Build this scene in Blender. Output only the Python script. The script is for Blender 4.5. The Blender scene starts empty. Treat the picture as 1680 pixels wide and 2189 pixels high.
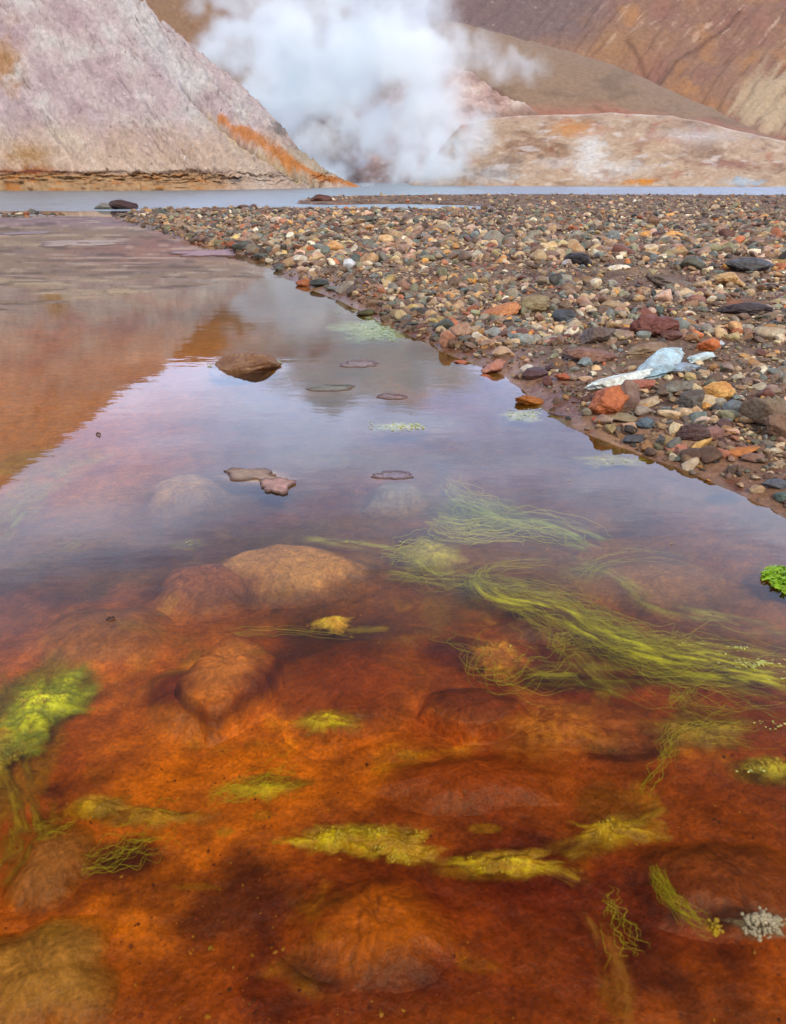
import bpy, math, random
import numpy as np
from mathutils import Vector

rng = np.random.default_rng(7)
random.seed(7)
SC = bpy.context.scene
COL = SC.collection
PI = math.pi

# ------------------------------------------------------------------ camera
CAMH = 0.70
FPX = 1459.0                       # focal length in measuring units (frame 1680 x 2189)
PITCH = math.radians(26.09)
cp, sp = math.cos(PITCH), math.sin(PITCH)
cam_d = bpy.data.cameras.new('camera')
cam = bpy.data.objects.new('camera', cam_d)
COL.objects.link(cam)
cam.location = (0, 0, CAMH)
cam.rotation_euler = (PI / 2 - PITCH, 0, 0)
cam_d.sensor_fit = 'VERTICAL'
cam_d.sensor_height = 36.0
cam_d.lens = FPX / 2189.0 * 36.0
cam_d.clip_start = 0.02
cam_d.clip_end = 3000
cam_d.dof.use_dof = True
cam_d.dof.focus_distance = 3.6
cam_d.dof.aperture_fstop = 11
SC.camera = cam


def ray(x, y):
    cx = (np.asarray(x, float) - 840) / FPX
    cy = (1094.5 - np.asarray(y, float)) / FPX
    return cx, cp + cy * sp, -sp + cy * cp


def P(x, y, z=0.0):
    dx, dy, dz = ray(x, y)
    t = (z - CAMH) / dz
    return dx * t, dy * t


def proj(X, Y, Z):
    zc = Y * cp - (Z - CAMH) * sp
    yc = Y * sp + (Z - CAMH) * cp
    return 840 + FPX * X / zc, 1094.5 - FPX * yc / zc


def azel(x, y):
    dx, dy, dz = ray(x, y)
    return np.arctan2(dx, dy), np.arctan2(dz, np.hypot(dx, dy))


def unazel(az, el):
    return proj(np.sin(az) * 100, np.cos(az) * 100, np.tan(el) * 100 + CAMH)


# ------------------------------------------------------------------ noise
_perm = np.concatenate([np.random.default_rng(3).permutation(256)] * 3)
_g = np.random.default_rng(5).normal(size=(256, 3))
_g /= np.linalg.norm(_g, axis=1)[:, None]


def pn(x, y, z=0.0):
    x = np.asarray(x, float)
    y = np.asarray(y, float) + 0 * x
    z = np.asarray(z, float) + 0 * x
    xi, yi, zi = np.floor(x).astype(int), np.floor(y).astype(int), np.floor(z).astype(int)
    xf, yf, zf = x - xi, y - yi, z - zi
    u, v, w = [t * t * t * (t * (t * 6 - 15) + 10) for t in (xf, yf, zf)]
    xi &= 255; yi &= 255; zi &= 255

    def gr(a, b, c):
        h = _perm[_perm[_perm[(xi + a) & 255] + ((yi + b) & 255)] + ((zi + c) & 255)]
        G = _g[h]
        return G[..., 0] * (xf - a) + G[..., 1] * (yf - b) + G[..., 2] * (zf - c)
    x00 = gr(0, 0, 0) * (1 - u) + gr(1, 0, 0) * u
    x10 = gr(0, 1, 0) * (1 - u) + gr(1, 1, 0) * u
    x01 = gr(0, 0, 1) * (1 - u) + gr(1, 0, 1) * u
    x11 = gr(0, 1, 1) * (1 - u) + gr(1, 1, 1) * u
    return (x00 * (1 - v) + x10 * v) * (1 - w) + (x01 * (1 - v) + x11 * v) * w


def fbm(x, y, z=0.0, o=4, g=0.5):
    s, a, f, t = 0, 1.0, 1.0, 0
    for i in range(o):
        s = s + a * pn(x * f + 17.3 * i, y * f - 9.1 * i, np.asarray(z) * f + 3.7 * i)
        t += a; a *= g; f *= 2.03
    return s / t * 1.7


def ss(a, b, x):
    t = np.clip((x - a) / (b - a), 0, 1)
    return t * t * (3 - 2 * t)


def lin(c):
    c = np.asarray(c, float) / 255.0
    return np.where(c <= 0.04045, c / 12.92, ((c + 0.055) / 1.055) ** 2.4)


def mixc(A, c, m):
    return A + (np.asarray(c)[None, :] - A) * np.clip(m, 0, 1)[:, None]


def seg_dist(px, py, pts, closed=False):
    pts = np.asarray(pts, float)
    n = len(pts)
    best = np.full(px.shape, 1e9)
    for i in range(n if closed else n - 1):
        a, b = pts[i], pts[(i + 1) % n]
        d = b - a
        t = np.clip(((px - a[0]) * d[0] + (py - a[1]) * d[1]) / max(d @ d, 1e-12), 0, 1)
        best = np.minimum(best, np.hypot(px - a[0] - t * d[0], py - a[1] - t * d[1]))
    return best


def inside(px, py, pts):
    pts = np.asarray(pts, float)
    r = np.zeros(px.shape, bool)
    n = len(pts)
    j = n - 1
    for i in range(n):
        xi, yi = pts[i]; xj, yj = pts[j]
        if yi != yj:
            c = ((yi > py) != (yj > py)) & (px < (xj - xi) * (py - yi) / (yj - yi) + xi)
            r ^= c
        j = i
    return r


def sdist(px, py, pts):
    return seg_dist(px, py, pts, True) * np.where(inside(px, py, pts), 1, -1)


# ------------------------------------------------------------------ mesh helpers
def mesh_np(name, V, F, cols=None, smooth=True, mats=()):
    V = np.ascontiguousarray(V, dtype=np.float32)
    F = np.ascontiguousarray(F, dtype=np.int32)
    me = bpy.data.meshes.new(name)
    n, k = F.shape
    me.vertices.add(len(V)); me.vertices.foreach_set('co', V.ravel())
    me.loops.add(n * k); me.loops.foreach_set('vertex_index', F.ravel())
    me.polygons.add(n)
    me.polygons.foreach_set('loop_start', np.arange(0, n * k, k, dtype=np.int32))
    me.polygons.foreach_set('loop_total', np.full(n, k, dtype=np.int32))
    me.update(calc_edges=True)
    me.polygons.foreach_set('use_smooth', np.full(n, bool(smooth)))
    if cols is not None:
        at = me.color_attributes.new('col', 'FLOAT_COLOR', 'POINT')
        c = np.ones((len(V), 4), np.float32); c[:, :cols.shape[1]] = cols
        at.data.foreach_set('color', c.ravel())
    for m in mats:
        me.materials.append(m)
    return me


def link(name, me, parent=None):
    o = bpy.data.objects.new(name, me)
    COL.objects.link(o)
    o.parent = parent
    return o


def tag(o, label=None, cat=None, group=None, kind=None):
    if label: o['label'] = label
    if cat: o['category'] = cat
    if group: o['group'] = group
    if kind: o['kind'] = kind
    return o


def gridf(nr, nc):
    i = np.arange(nr - 1)[:, None] * nc + np.arange(nc - 1)[None, :]
    return np.stack([i, i + 1, i + nc + 1, i + nc], -1).reshape(-1, 4)


# ------------------------------------------------------------------ materials
def mat(name):
    m = bpy.data.materials.new(name)
    m.use_nodes = True
    nt = m.node_tree
    return m, nt, nt.nodes['Principled BSDF'], nt.nodes['Material Output']


def N(nt, t, **kw):
    n = nt.nodes.new(t)
    for k, v in kw.items():
        if k in n.inputs:
            n.inputs[k].default_value = v
        else:
            setattr(n, k, v)
    return n


def tinted(nt, base_socket, scale, lo, hi, detail=5, stretch=(1, 1, 1), coord='Object'):
    """base colour times a noise between lo and hi"""
    tc = N(nt, 'ShaderNodeTexCoord')
    mp = N(nt, 'ShaderNodeMapping')
    mp.inputs['Scale'].default_value = stretch
    nt.links.new(tc.outputs[coord], mp.inputs['Vector'])
    nz = N(nt, 'ShaderNodeTexNoise', Scale=scale, Detail=detail, Roughness=0.65)
    nt.links.new(mp.outputs[0], nz.inputs['Vector'])
    mr = N(nt, 'ShaderNodeMapRange')
    mr.inputs['From Min'].default_value = 0.3; mr.inputs['From Max'].default_value = 0.7
    mr.inputs['To Min'].default_value = lo; mr.inputs['To Max'].default_value = hi
    nt.links.new(nz.outputs['Fac'], mr.inputs['Value'])
    vm = N(nt, 'ShaderNodeVectorMath', operation='SCALE')
    nt.links.new(base_socket, vm.inputs[0]); nt.links.new(mr.outputs[0], vm.inputs['Scale'])
    return vm.outputs[0], nz.outputs['Fac'], mp.outputs[0]


def bump(nt, bsdf, h, strength, dist, prev=None):
    b = N(nt, 'ShaderNodeBump', Strength=strength, Distance=dist)
    nt.links.new(h, b.inputs['Height'])
    if prev is not None:
        nt.links.new(prev, b.inputs['Normal'])
    if bsdf is not None:
        nt.links.new(b.outputs[0], bsdf.inputs['Normal'])
    return b.outputs[0]


def vcol_mat(name, scale, lo, hi, rough, bs, bd, stretch=(1, 1, 1), spec=0.3):
    m, nt, b, out = mat(name)
    vc = N(nt, 'ShaderNodeVertexColor', layer_name='col')
    c, f, mp = tinted(nt, vc.outputs['Color'], scale, lo, hi, 6, stretch)
    nt.links.new(c, b.inputs['Base Color'])
    b.inputs['Roughness'].default_value = rough
    b.inputs['Specular IOR Level'].default_value = spec
    bump(nt, b, f, bs, bd)
    return m


M_hill = vcol_mat('scree_slope', 2.6, 0.86, 1.14, 0.95, 0.8, 0.12)
M_far = vcol_mat('far_slope', 0.8, 0.84, 1.16, 0.95, 0.8, 0.35)


# ground: mud and bed, wetness in alpha
def ground_mat():
    m, nt, b, out = mat('wet_mud_and_gravel')
    at = N(nt, 'ShaderNodeAttribute', attribute_name='col')
    c, f, mp = tinted(nt, at.outputs['Color'], 38, 0.72, 1.28, 6, (1, 1, 1))
    vo = N(nt, 'ShaderNodeTexVoronoi', Scale=70.0)
    nt.links.new(mp, vo.inputs['Vector'])
    mr = N(nt, 'ShaderNodeMapRange')
    mr.inputs['To Min'].default_value = 0.9; mr.inputs['To Max'].default_value = 0.35
    nt.links.new(at.outputs['Alpha'], mr.inputs['Value'])
    nf = N(nt, 'ShaderNodeTexNoise', Scale=170.0, Detail=5.0, Roughness=.7); nt.links.new(mp, nf.inputs['Vector'])
    m2 = N(nt, 'ShaderNodeMapRange'); m2.inputs['From Min'].default_value = .3; m2.inputs['From Max'].default_value = .7
    m2.inputs['To Min'].default_value = .6; m2.inputs['To Max'].default_value = 1.4
    nt.links.new(nf.outputs['Fac'], m2.inputs['Value'])
    v2 = N(nt, 'ShaderNodeVectorMath', operation='SCALE'); nt.links.new(c, v2.inputs[0]); nt.links.new(m2.outputs[0], v2.inputs['Scale'])
    nt.links.new(v2.outputs[0], b.inputs['Base Color'])
    nt.links.new(mr.outputs[0], b.inputs['Roughness'])
    n1 = bump(nt, None, vo.outputs['Distance'], 0.25, 0.006)
    bump(nt, b, f, 0.5, 0.012, n1)
    b.inputs['Specular IOR Level'].default_value = 0.25
    return m


M_ground = ground_mat()


def rock_mat(name, use_obj):
    m, nt, b, out = mat(name)
    if use_obj:
        src = N(nt, 'ShaderNodeObjectInfo').outputs['Color']
    else:
        src = N(nt, 'ShaderNodeVertexColor', layer_name='col').outputs['Color']
    geo = N(nt, 'ShaderNodeNewGeometry')
    nz = N(nt, 'ShaderNodeTexNoise', Scale=90.0, Detail=8.0, Roughness=0.7)
    nz2 = N(nt, 'ShaderNodeTexNoise', Scale=17.0, Detail=4.0, Roughness=0.6)
    nt.links.new(geo.outputs['Position'], nz.inputs['Vector'])
    nt.links.new(geo.outputs['Position'], nz2.inputs['Vector'])
    mr = N(nt, 'ShaderNodeMapRange')
    mr.inputs['From Min'].default_value = 0.3; mr.inputs['From Max'].default_value = 0.7
    mr.inputs['To Min'].default_value = 0.6; mr.inputs['To Max'].default_value = 1.35
    nt.links.new(nz.outputs['Fac'], mr.inputs['Value'])
    hs = N(nt, 'ShaderNodeMix', data_type='RGBA', blend_type='MULTIPLY')
    rp = N(nt, 'ShaderNodeValToRGB')
    rp.color_ramp.elements[0].position = 0.35; rp.color_ramp.elements[0].color = (0.8, 0.62, 0.5, 1)
    rp.color_ramp.elements[1].position = 0.62; rp.color_ramp.elements[1].color = (1.1, 1.08, 1.05, 1)
    nt.links.new(nz2.outputs['Fac'], rp.inputs['Fac'])
    hs.inputs['Factor'].default_value = 1.0
    nt.links.new(src, hs.inputs['A']); nt.links.new(rp.outputs[0], hs.inputs['B'])
    vm = N(nt, 'ShaderNodeVectorMath', operation='SCALE')
    nt.links.new(hs.outputs['Result'], vm.inputs[0]); nt.links.new(mr.outputs[0], vm.inputs['Scale'])
    nt.links.new(vm.outputs[0], b.inputs['Base Color'])
    b.inputs['Roughness'].default_value = 0.62
    b.inputs['Specular IOR Level'].default_value = 0.4
    bump(nt, b, nz.outputs['Fac'], 0.6, 0.006)
    return m


M_rock = rock_mat('stone', True)
M_gravel = rock_mat('gravel_stone', False)


def water_mat(name, body=None, rough=0.03, ior=1.36, bs=0.05, stretch=(1.0, 3.0, 1), scale=5.0, bd=0.01, tint=(1, 1, 1)):
    m = bpy.data.materials.new(name); m.use_nodes = True
    nt = m.node_tree; nt.nodes.clear()
    out = N(nt, 'ShaderNodeOutputMaterial')
    fr = N(nt, 'ShaderNodeFresnel', IOR=ior)
    gl = N(nt, 'ShaderNodeBsdfGlossy', Roughness=rough)
    gl.inputs['Color'].default_value = (1, 1, 1, 1) if body is None else (.62, .66, .68, 1)
    tc = N(nt, 'ShaderNodeTexCoord')
    mp = N(nt, 'ShaderNodeMapping'); mp.inputs['Scale'].default_value = stretch
    nt.links.new(tc.outputs['Object'], mp.inputs['Vector'])
    nz = N(nt, 'ShaderNodeTexNoise', Scale=scale, Detail=3.0, Roughness=0.5)
    nt.links.new(mp.outputs[0], nz.inputs['Vector'])
    b = N(nt, 'ShaderNodeBump', Strength=bs, Distance=bd)
    nt.links.new(nz.outputs['Fac'], b.inputs['Height'])
    nt.links.new(b.outputs[0], gl.inputs['Normal']); nt.links.new(b.outputs[0], fr.inputs['Normal'])
    if body is None:
        tr = N(nt, 'ShaderNodeBsdfTransparent'); tr.inputs['Color'].default_value = (*tint, 1)
    else:
        tr = N(nt, 'ShaderNodeBsdfDiffuse')
        rp = N(nt, 'ShaderNodeValToRGB')
        rp.color_ramp.elements[0].color = (*body[0], 1); rp.color_ramp.elements[1].color = (*body[1], 1)
        rp.color_ramp.elements[0].position = 0.35; rp.color_ramp.elements[1].position = 0.68
        n2 = N(nt, 'ShaderNodeTexNoise', Scale=scale * 0.35, Detail=6.0, Roughness=0.7)
        nt.links.new(mp.outputs[0], n2.inputs['Vector'])
        nt.links.new(n2.outputs['Fac'], rp.inputs['Fac']); nt.links.new(rp.outputs[0], tr.inputs['Color'])
    mx = N(nt, 'ShaderNodeMixShader')
    nt.links.new(fr.outputs[0], mx.inputs['Fac'])
    nt.links.new(tr.outputs[0], mx.inputs[1]); nt.links.new(gl.outputs[0], mx.inputs[2])
    nt.links.new(mx.outputs[0], out.inputs['Surface'])
    return m


M_pool = water_mat('clear_pool_water', None, 0.025, 1.34, 0.07, (1.0, 2.2, 1), 6.0, 0.006, (0.99, 0.94, 0.78))
M_river = water_mat('milky_river_water', (lin((112, 128, 134)), lin((176, 192, 198))), 0.25, 1.33, 1.0, (0.35, 1.6, 1), 3.0, 0.03)

# ------------------------------------------------------------------ shorelines (measured on the water plane)
def pp(pts, z=0.0):
    return [tuple(float(c) for c in P(x, y, z)) for x, y in pts]


BANK = pp([(2600, 1400), (2050, 1260), (1780, 1165), (1680, 1118), (1640, 1090), (1560, 1052), (1490, 1020), (1440, 1000), (1385, 985),
           (1330, 962), (1290, 945), (1235, 922), (1205, 900), (1160, 872), (1110, 832), (1060, 800), (1010, 775), (940, 752),
           (880, 722), (850, 706), (800, 684), (745, 652), (690, 626), (642, 610), (600, 590), (560, 556), (470, 530), (400, 515), (340, 497), (280, 480),
           (240, 462), (290, 452), (400, 450), (560, 447), (700, 449), (850, 451), (1030, 450), (1045, 444), (1000, 439), (850, 436),
           (700, 438), (632, 436), (640, 428), (700, 422), (850, 420), (1050, 418), (1300, 419), (1680, 420), (2600, 421)])
LEFTBAR = pp([(-900, 455), (-200, 457), (60, 456), (132, 458), (150, 463), (90, 466), (-900, 468)])
MUD = pp([(-900, 462), (0, 463), (250, 463), (300, 480), (380, 505), (470, 530), (560, 556), (625, 592), (560, 612), (480, 618), (330, 640), (200, 655), (0, 690), (-900, 760)])
GRN = lambda *a: None


def ground_h(x, y):
    x = np.asarray(x, float); y = np.asarray(y, float)
    r = np.hypot(x, y)
    wob = 0.035 * fbm(x * 3, y * 3, 1.0, 3) * np.clip(r / 3, 0.3, 4)
    wob = wob + (0.016 * fbm(x * 9, y * 9, 5.0, 4) + .05 * fbm(x * 1.6, y * 1.6, 6.0, 2)) * np.clip(r / 2.5, .5, 1)
    d = sdist(x, y, BANK) + wob
    db = np.maximum(d, 0)
    rise = 0.024 * ss(-0.005, 0.15, d) + 0.085 * (1 - np.exp(-db / 0.9)) * (0.8 + 0.5 * fbm(x * .8, y * .8, 3, 3))
    rise = rise + ss(0.1, 0.5, d) * (0.022 * fbm(x * 2.2, y * 2.2, 7, 4) + 0.008 * fbm(x * 14, y * 14, 9, 3))
    dn = np.maximum(-d, 0)
    bed = -(0.012 * ss(0, .12, dn) + 0.060 * (1 - np.exp(-dn / 0.40))) + 0.016 * fbm(x * 2.3, y * 2.3, 11, 4) * ss(0.05, 0.5, dn) + 0.006 * fbm(x * 11, y * 11, 13, 3) * ss(0, .1, dn)
    h = np.where(d > 0, rise, bed)
    dl = sdist(x, y, LEFTBAR)
    h = np.maximum(h, np.where(dl > -0.6, 0.05 * ss(-0.15, 0.6, dl) - 0.02, -9))
    dm = sdist(x, y, MUD)
    mm = ss(-0.12, 0.35, dm) * (d < 0)
    k = ss(4, 12, y)
    rip = 0.004 * ss(4.2, 6.5, y) + .003 * ss(7, 10, y) + fbm(x * 0.9, y * 2.6 + x * .25, 21, 4) * 0.012 + fbm(x * 3.0, y * 9, 23, 3) * .011 + 0.004 * np.sin((y * 2.2 + 1.5 * fbm(x * .6, y * .6, 31, 2) + x * .35) * 5)
    h = h * (1 - mm) + (rip - 0.001 + 0.01 * k) * mm
    h = np.where((y > 17.6) & (d < 0) & (dl < 0), np.minimum(h, -0.25 * ss(17.6, 18.6, y) + 0.01), h)
    return h


def G(px, py):
    z = 0.0
    for _ in range(6):
        X, Y = P(px, py, z)
        z = float(ground_h(np.array([X]), np.array([Y]))[0])
        z = max(z, -0.3)
    X, Y = P(px, py, z)
    return float(X), float(Y), z


def on_bed(px, py, z):
    X, Y = P(px, py, z)
    return float(X), float(Y)


def bedcol(x, y):
    C = np.zeros((len(x), 3))
    # --- bed colours
    n1 = fbm(x * 1.7, y * 1.7, 40, 4); n2 = fbm(x * 4.5, y * 4.5, 41, 4); n3 = fbm(x * 13, y * 13, 42, 3)
    n0 = fbm(x * .9, y * .9, 39, 3); n4 = fbm(x * 7.5 + .5 * n2, y * 7.5, 45, 5)
    C[:] = lin((158, 74, 2))
    C = mixc(C, lin((196, 104, 0)), ss(0.0, 0.45, n1 + .3 * n4))
    C = mixc(C, lin((124, 40, 4)), ss(0.0, 0.4, -n1 + 0.4 * n2) * 0.9)
    C = mixc(C, lin((88, 34, 10)), ss(0.12, 0.5, n2 + .3 * n0) * 0.75)
    C = mixc(C, lin((172, 124, 4)), ss(0.15, 0.5, fbm(x * 3.1, y * 3.1, 44, 6, .6)) * 0.75)
    C = mixc(C, lin((110, 92, 6)), ss(0.25, 0.55, fbm(x * 4.1, y * 4.1, 47, 6, .6)) * 0.6)
    C = mixc(C, lin((200, 140, 30)), ss(0.3, 0.6, n4) * 0.5)
    C = mixc(C, lin((70, 24, 4)), ss(0.3, 0.6, -n4) * 0.6)
    C = C * (1 + 0.38 * n3)[:, None]
    # --- right half of the pool is duller and greener
    C = mixc(C, lin((134, 96, 66)), ss(0.1, 1.1, x) * ss(0.6, 1.2, y) * 0.55)
    C = mixc(C, lin((134, 116, 74)), ss(.8, 1.5, y) * (.60 + .6 * fbm(x * 2, y * 5, 48, 4)) * ss(-2.2, -.6, x))
    # deep ochre under the dark left reflection
    C = mixc(C, lin((222, 138, 0)), ss(-.45, -1.0, x + 0.0 * y) * ss(1.3, 1.7, y) * ss(4.5, 3.2, y) * (0.75 + 0.3 * n1))
    # algae film patches: (x, y, rx, ry, colour, amount)
    Z0 = -0.065
    pat = [(80, 1500, 120, 100, (120, 120, 10), .9), (30, 1650, 90, 130, (150, 110, 5), .8), (200, 1725, 60, 26, (170, 130, 10), .95), (300, 1745, 110, 22, (150, 110, 10), .8),
           (700, 1330, 45, 16, (190, 150, 30), .95), (780, 1350, 60, 10, (170, 150, 50), .8), (760, 1785, 120, 32, (170, 130, 5), .9),
           (1060, 1850, 130, 22, (150, 110, 5), .9), (1250, 1800, 110, 26, (140, 105, 10), .6), (1060, 1400, 50, 30, (180, 120, 15), .8),
           (930, 1180, 55, 35, (150, 140, 45), .7), (930, 1300, 30, 60, (150, 110, 40), .6), (1300, 1720, 70, 60, (130, 85, 10), .6), (1640, 1660, 90, 30, (130, 115, 30), .7),
           (1040, 1760, 40, 12, (170, 125, 15), .8), (870, 1605, 25, 10, (170, 120, 10), .8), (600, 1660, 90, 14, (130, 95, 20), .8), (720, 1540, 70, 22, (140, 95, 15), .7),
           (420, 1890, 80, 10, (150, 100, 20), .8), (480, 1770, 25, 12, (160, 115, 30), .8), (1290, 1480, 22, 16, (150, 130, 40), .8), (1320, 2120, 40, 60, (150, 95, 15), .7),
           (1500, 1550, 90, 45, (130, 95, 35), .6), (1250, 1240, 60, 30, (150, 140, 60), .5), (1020, 1110, 120, 35, (130, 150, 80), .7), (100, 980, 110, 40, (140, 150, 90), .45), (20, 1080, 60, 60, (130, 130, 70), .5),
           (1440, 1400, 260, 40, (120, 110, 40), .4), (560, 1735, 22, 12, (160, 115, 20), .7), (400, 1160, 40, 14, (150, 140, 80), .6)]
    for (a, b, ra, rb, c, am) in pat:
        X0, Y0 = P(a, b, Z0)
        X1, _ = P(a + ra, b, Z0); _, Ya = P(a, b - rb, Z0); _, Yb = P(a, b + rb, Z0)
        rx, ry = X1 - X0, (Ya - Yb) / 2
        q = np.hypot((x - X0) / rx, (y - Y0) / ry) + 0.55 * n2 + 0.3 * n3
        C = mixc(C, lin(c), ss(1.1, 0.65, q) * am * (0.8 + 0.4 * n3))
    # dark blotches, partly painted shadow at the front feet of the rocks
    for (a, b, ra, rb, c, am) in [(1010, 1500, 90, 34, (96, 30, 18), .8), (480, 1260, 190, 40, (96, 62, 70), .7), (250, 1190, 150, 26, (100, 66, 62), .7), (270, 1830, 110, 55, (84, 30, 4), .8),
                                  (750, 2060, 180, 60, (70, 24, 20), .8), (1010, 1640, 130, 50, (150, 60, 4), .6), (420, 1490, 150, 34, (92, 30, 12), .8), (1450, 1310, 110, 20, (84, 60, 56), .6),
                                  (980, 1400, 110, 40, (98, 32, 22), .7), (1250, 1460, 200, 22, (84, 50, 30), .6), (1350, 1610, 110, 20, (96, 44, 16), .7), (900, 1160, 60, 30, (96, 70, 70), .5),
                                  (1540, 1110, 40, 14, (70, 70, 80), .7), (1300, 1160, 130, 10, (90, 74, 74), .6)]:
        X0, Y0 = P(a, b, Z0)
        X1, _ = P(a + ra, b, Z0); _, Ya = P(a, b - rb, Z0); _, Yb = P(a, b + rb, Z0)
        q = np.hypot((x - X0) / (X1 - X0), (y - Y0) / ((Ya - Yb) / 2)) + 0.45 * n2 + 0.2 * n3
        C = mixc(C, lin(c), ss(1.15, 0.5, q) * am)
    lum = C.mean(1, keepdims=True) / C.mean(); C = C * np.clip(lum, .3, 2.5) ** .45 * (1 + .28 * fbm(x * 1.5 + 3, y * 2.2, 90, 4))[:, None]
    C = C * (1 - .38 * ss(.95, 1.5, y) * ss(-2.6, -1.6, x + .35 * y))[:, None]  # bed colour darkened under the sky reflection so that it reads bluer
    C = C * np.array([.93, .90, 0.25])[None, :] * (1 + .35 * fbm(x * 26, y * 34, 49, 4, .65))[:, None]
    speck = ss(0.42, 0.6, pn(x * 90, y * 90, 2.2) + 0.2 * n2)
    C = C * (1 - 0.45 * speck)[:, None]
    return C


# ------------------------------------------------------------------ ground sheet
def build_ground():
    dep = np.arange(math.radians(80), math.radians(3), -0.0024)
    y1 = CAMH / np.tan(dep)
    y2 = y1[-1] * 1.011 ** np.arange(1, 260)
    ys = np.concatenate([[-2.5, -1.5, -0.9, -0.5, -0.2, 0.0], y1, y2])
    ys = ys[ys < 170]
    s = np.concatenate([-np.geomspace(3.2, 0.64, 30), np.linspace(-0.63, 0.63, 640), np.geomspace(0.64, 3.2, 30)])
    w = np.sqrt(np.maximum(ys, 0) ** 2 + 0.49) * 0.98
    X = s[None, :] * w[:, None]
    Y = np.repeat(ys[:, None], len(s), 1)
    x, y = X.ravel(), Y.ravel()
    z = ground_h(x, y)
    d = sdist(x, y, BANK)
    dm = sdist(x, y, MUD)
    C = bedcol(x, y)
    # --- mud flats
    m1 = fbm(x * .7, y * 1.6, 50, 4); m2 = fbm(x * 2.2, y * 5, 51, 3)
    Cm = np.zeros_like(C); Cm[:] = lin((128, 104, 80))
    Cm = mixc(Cm, lin((160, 136, 104)), ss(0, .4, m1)); Cm = mixc(Cm, lin((112, 92, 84)), ss(0.05, .5, m2) * .8)
    red = .6 * ss(1.2, 0.3, np.hypot((x + 2.3) / 1.3, (y - 8.4) / 2.4) + .5 * m2)
    Cm = mixc(Cm, lin((132, 76, 66)), red * .9)
    Cm = mixc(Cm, lin((128, 104, 108)), ss(10.5, 12.5, y) * .7)
    mm = ss(-0.25, 0.4, dm + .15 * m2)
    C = C + (Cm - C) * mm[:, None]
    # --- bank
    Cb = np.zeros_like(C); b1 = fbm(x * 2.5, y * 2.5, 60, 4); b2 = fbm(x * 25, y * 25, 61, 3)
    Cb[:] = lin((112, 88, 70)); Cb = mixc(Cb, lin((88, 64, 50)), ss(0, .4, b1)); Cb = mixc(Cb, lin((150, 120, 92)), ss(0.0, .4, -b1) * .6)
    Cb = mixc(Cb, lin((150, 92, 52)), ss(.2, .5, fbm(x * 1.4, y * 1.4, 63, 3)) * .7)
    Cb = Cb * (.95 + .5 * b2)[:, None]
    shore = ss(0.34, 0.08, d + .14 * b1)
    Cs = np.zeros_like(C); Cs[:] = lin((126, 94, 74)); Cs = mixc(Cs, lin((104, 64, 46)), ss(-.1, .4, b1 + b2)); Cs = mixc(Cs, lin((158, 120, 92)), ss(.0, .4, -b1) * .8)
    Cb = Cb + (Cs - Cb) * (shore * ss(7.5, 5, y))[:, None]
    C = C + (Cb - C) * ss(-0.01, 0.02, d)[:, None]
    Cb2 = lin((128, 118, 104))
    C = mixc(C, Cb2, ss(-.3, .2, sdist(x, y, LEFTBAR)))
    wet = np.clip(ss(0.45, 0.0, d), 0, 1) * (1 - .65 * mm)
    C = mixc(C, lin((88, 70, 62)), ss(.012, .0, np.abs(fbm(x * .9, y * 3.4, 55, 4))) * mm * .6)
    rl = fbm(x * 2.0, y * 8 + .8 * m1, 57, 4)
    C = mixc(C, lin((74, 56, 44)), ss(.1, .35, rl) * mm * .75); C = mixc(C, lin((188, 166, 142)), ss(.15, .4, -rl) * mm * .5)
    cols = np.concatenate([np.clip(C, 0.003, 0.9), wet[:, None]], 1)
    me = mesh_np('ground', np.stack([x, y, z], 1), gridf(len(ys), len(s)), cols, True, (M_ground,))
    o = link('ground', me); tag(o, kind='structure')
    # wide coarse floor that carries the valley to the horizon
    a = np.linspace(0, 2 * PI, 65)[:-1]
    rr = [2.0, 60, 200, 600, 1500]
    V = np.array([[r * math.cos(t), r * math.sin(t) + 60, -0.55 - 0.0 * r] for r in rr for t in a])
    F = []
    for k in range(4):
        for i in range(64):
            j = (i + 1) % 64
            F.append([k * 64 + i, k * 64 + j, (k + 1) * 64 + j, (k + 1) * 64 + i])
    c = np.tile(lin((130, 110, 96)), (len(V), 1))
    o = link('terrain', mesh_np('terrain', V, np.array(F), c, True, (M_far,))); tag(o, kind='structure')


build_ground()

# ------------------------------------------------------------------ water
def rect(name, x0, x1, y0, y1, z, m, skew=0.0):
    V = np.array([[x0, y0, z], [x1, y0, z], [x1, y1, z], [x0, y1, z]])
    o = link(name, mesh_np(name, V, np.array([[0, 1, 2, 3]]), None, True, (m,)))
    return tag(o, kind='structure')


rect('pool_water', -40, 12, -3, 17.4, 0.0, M_pool)
rect('river_water', -130, 130, 17.404, 190, 0.0, M_river)

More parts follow.
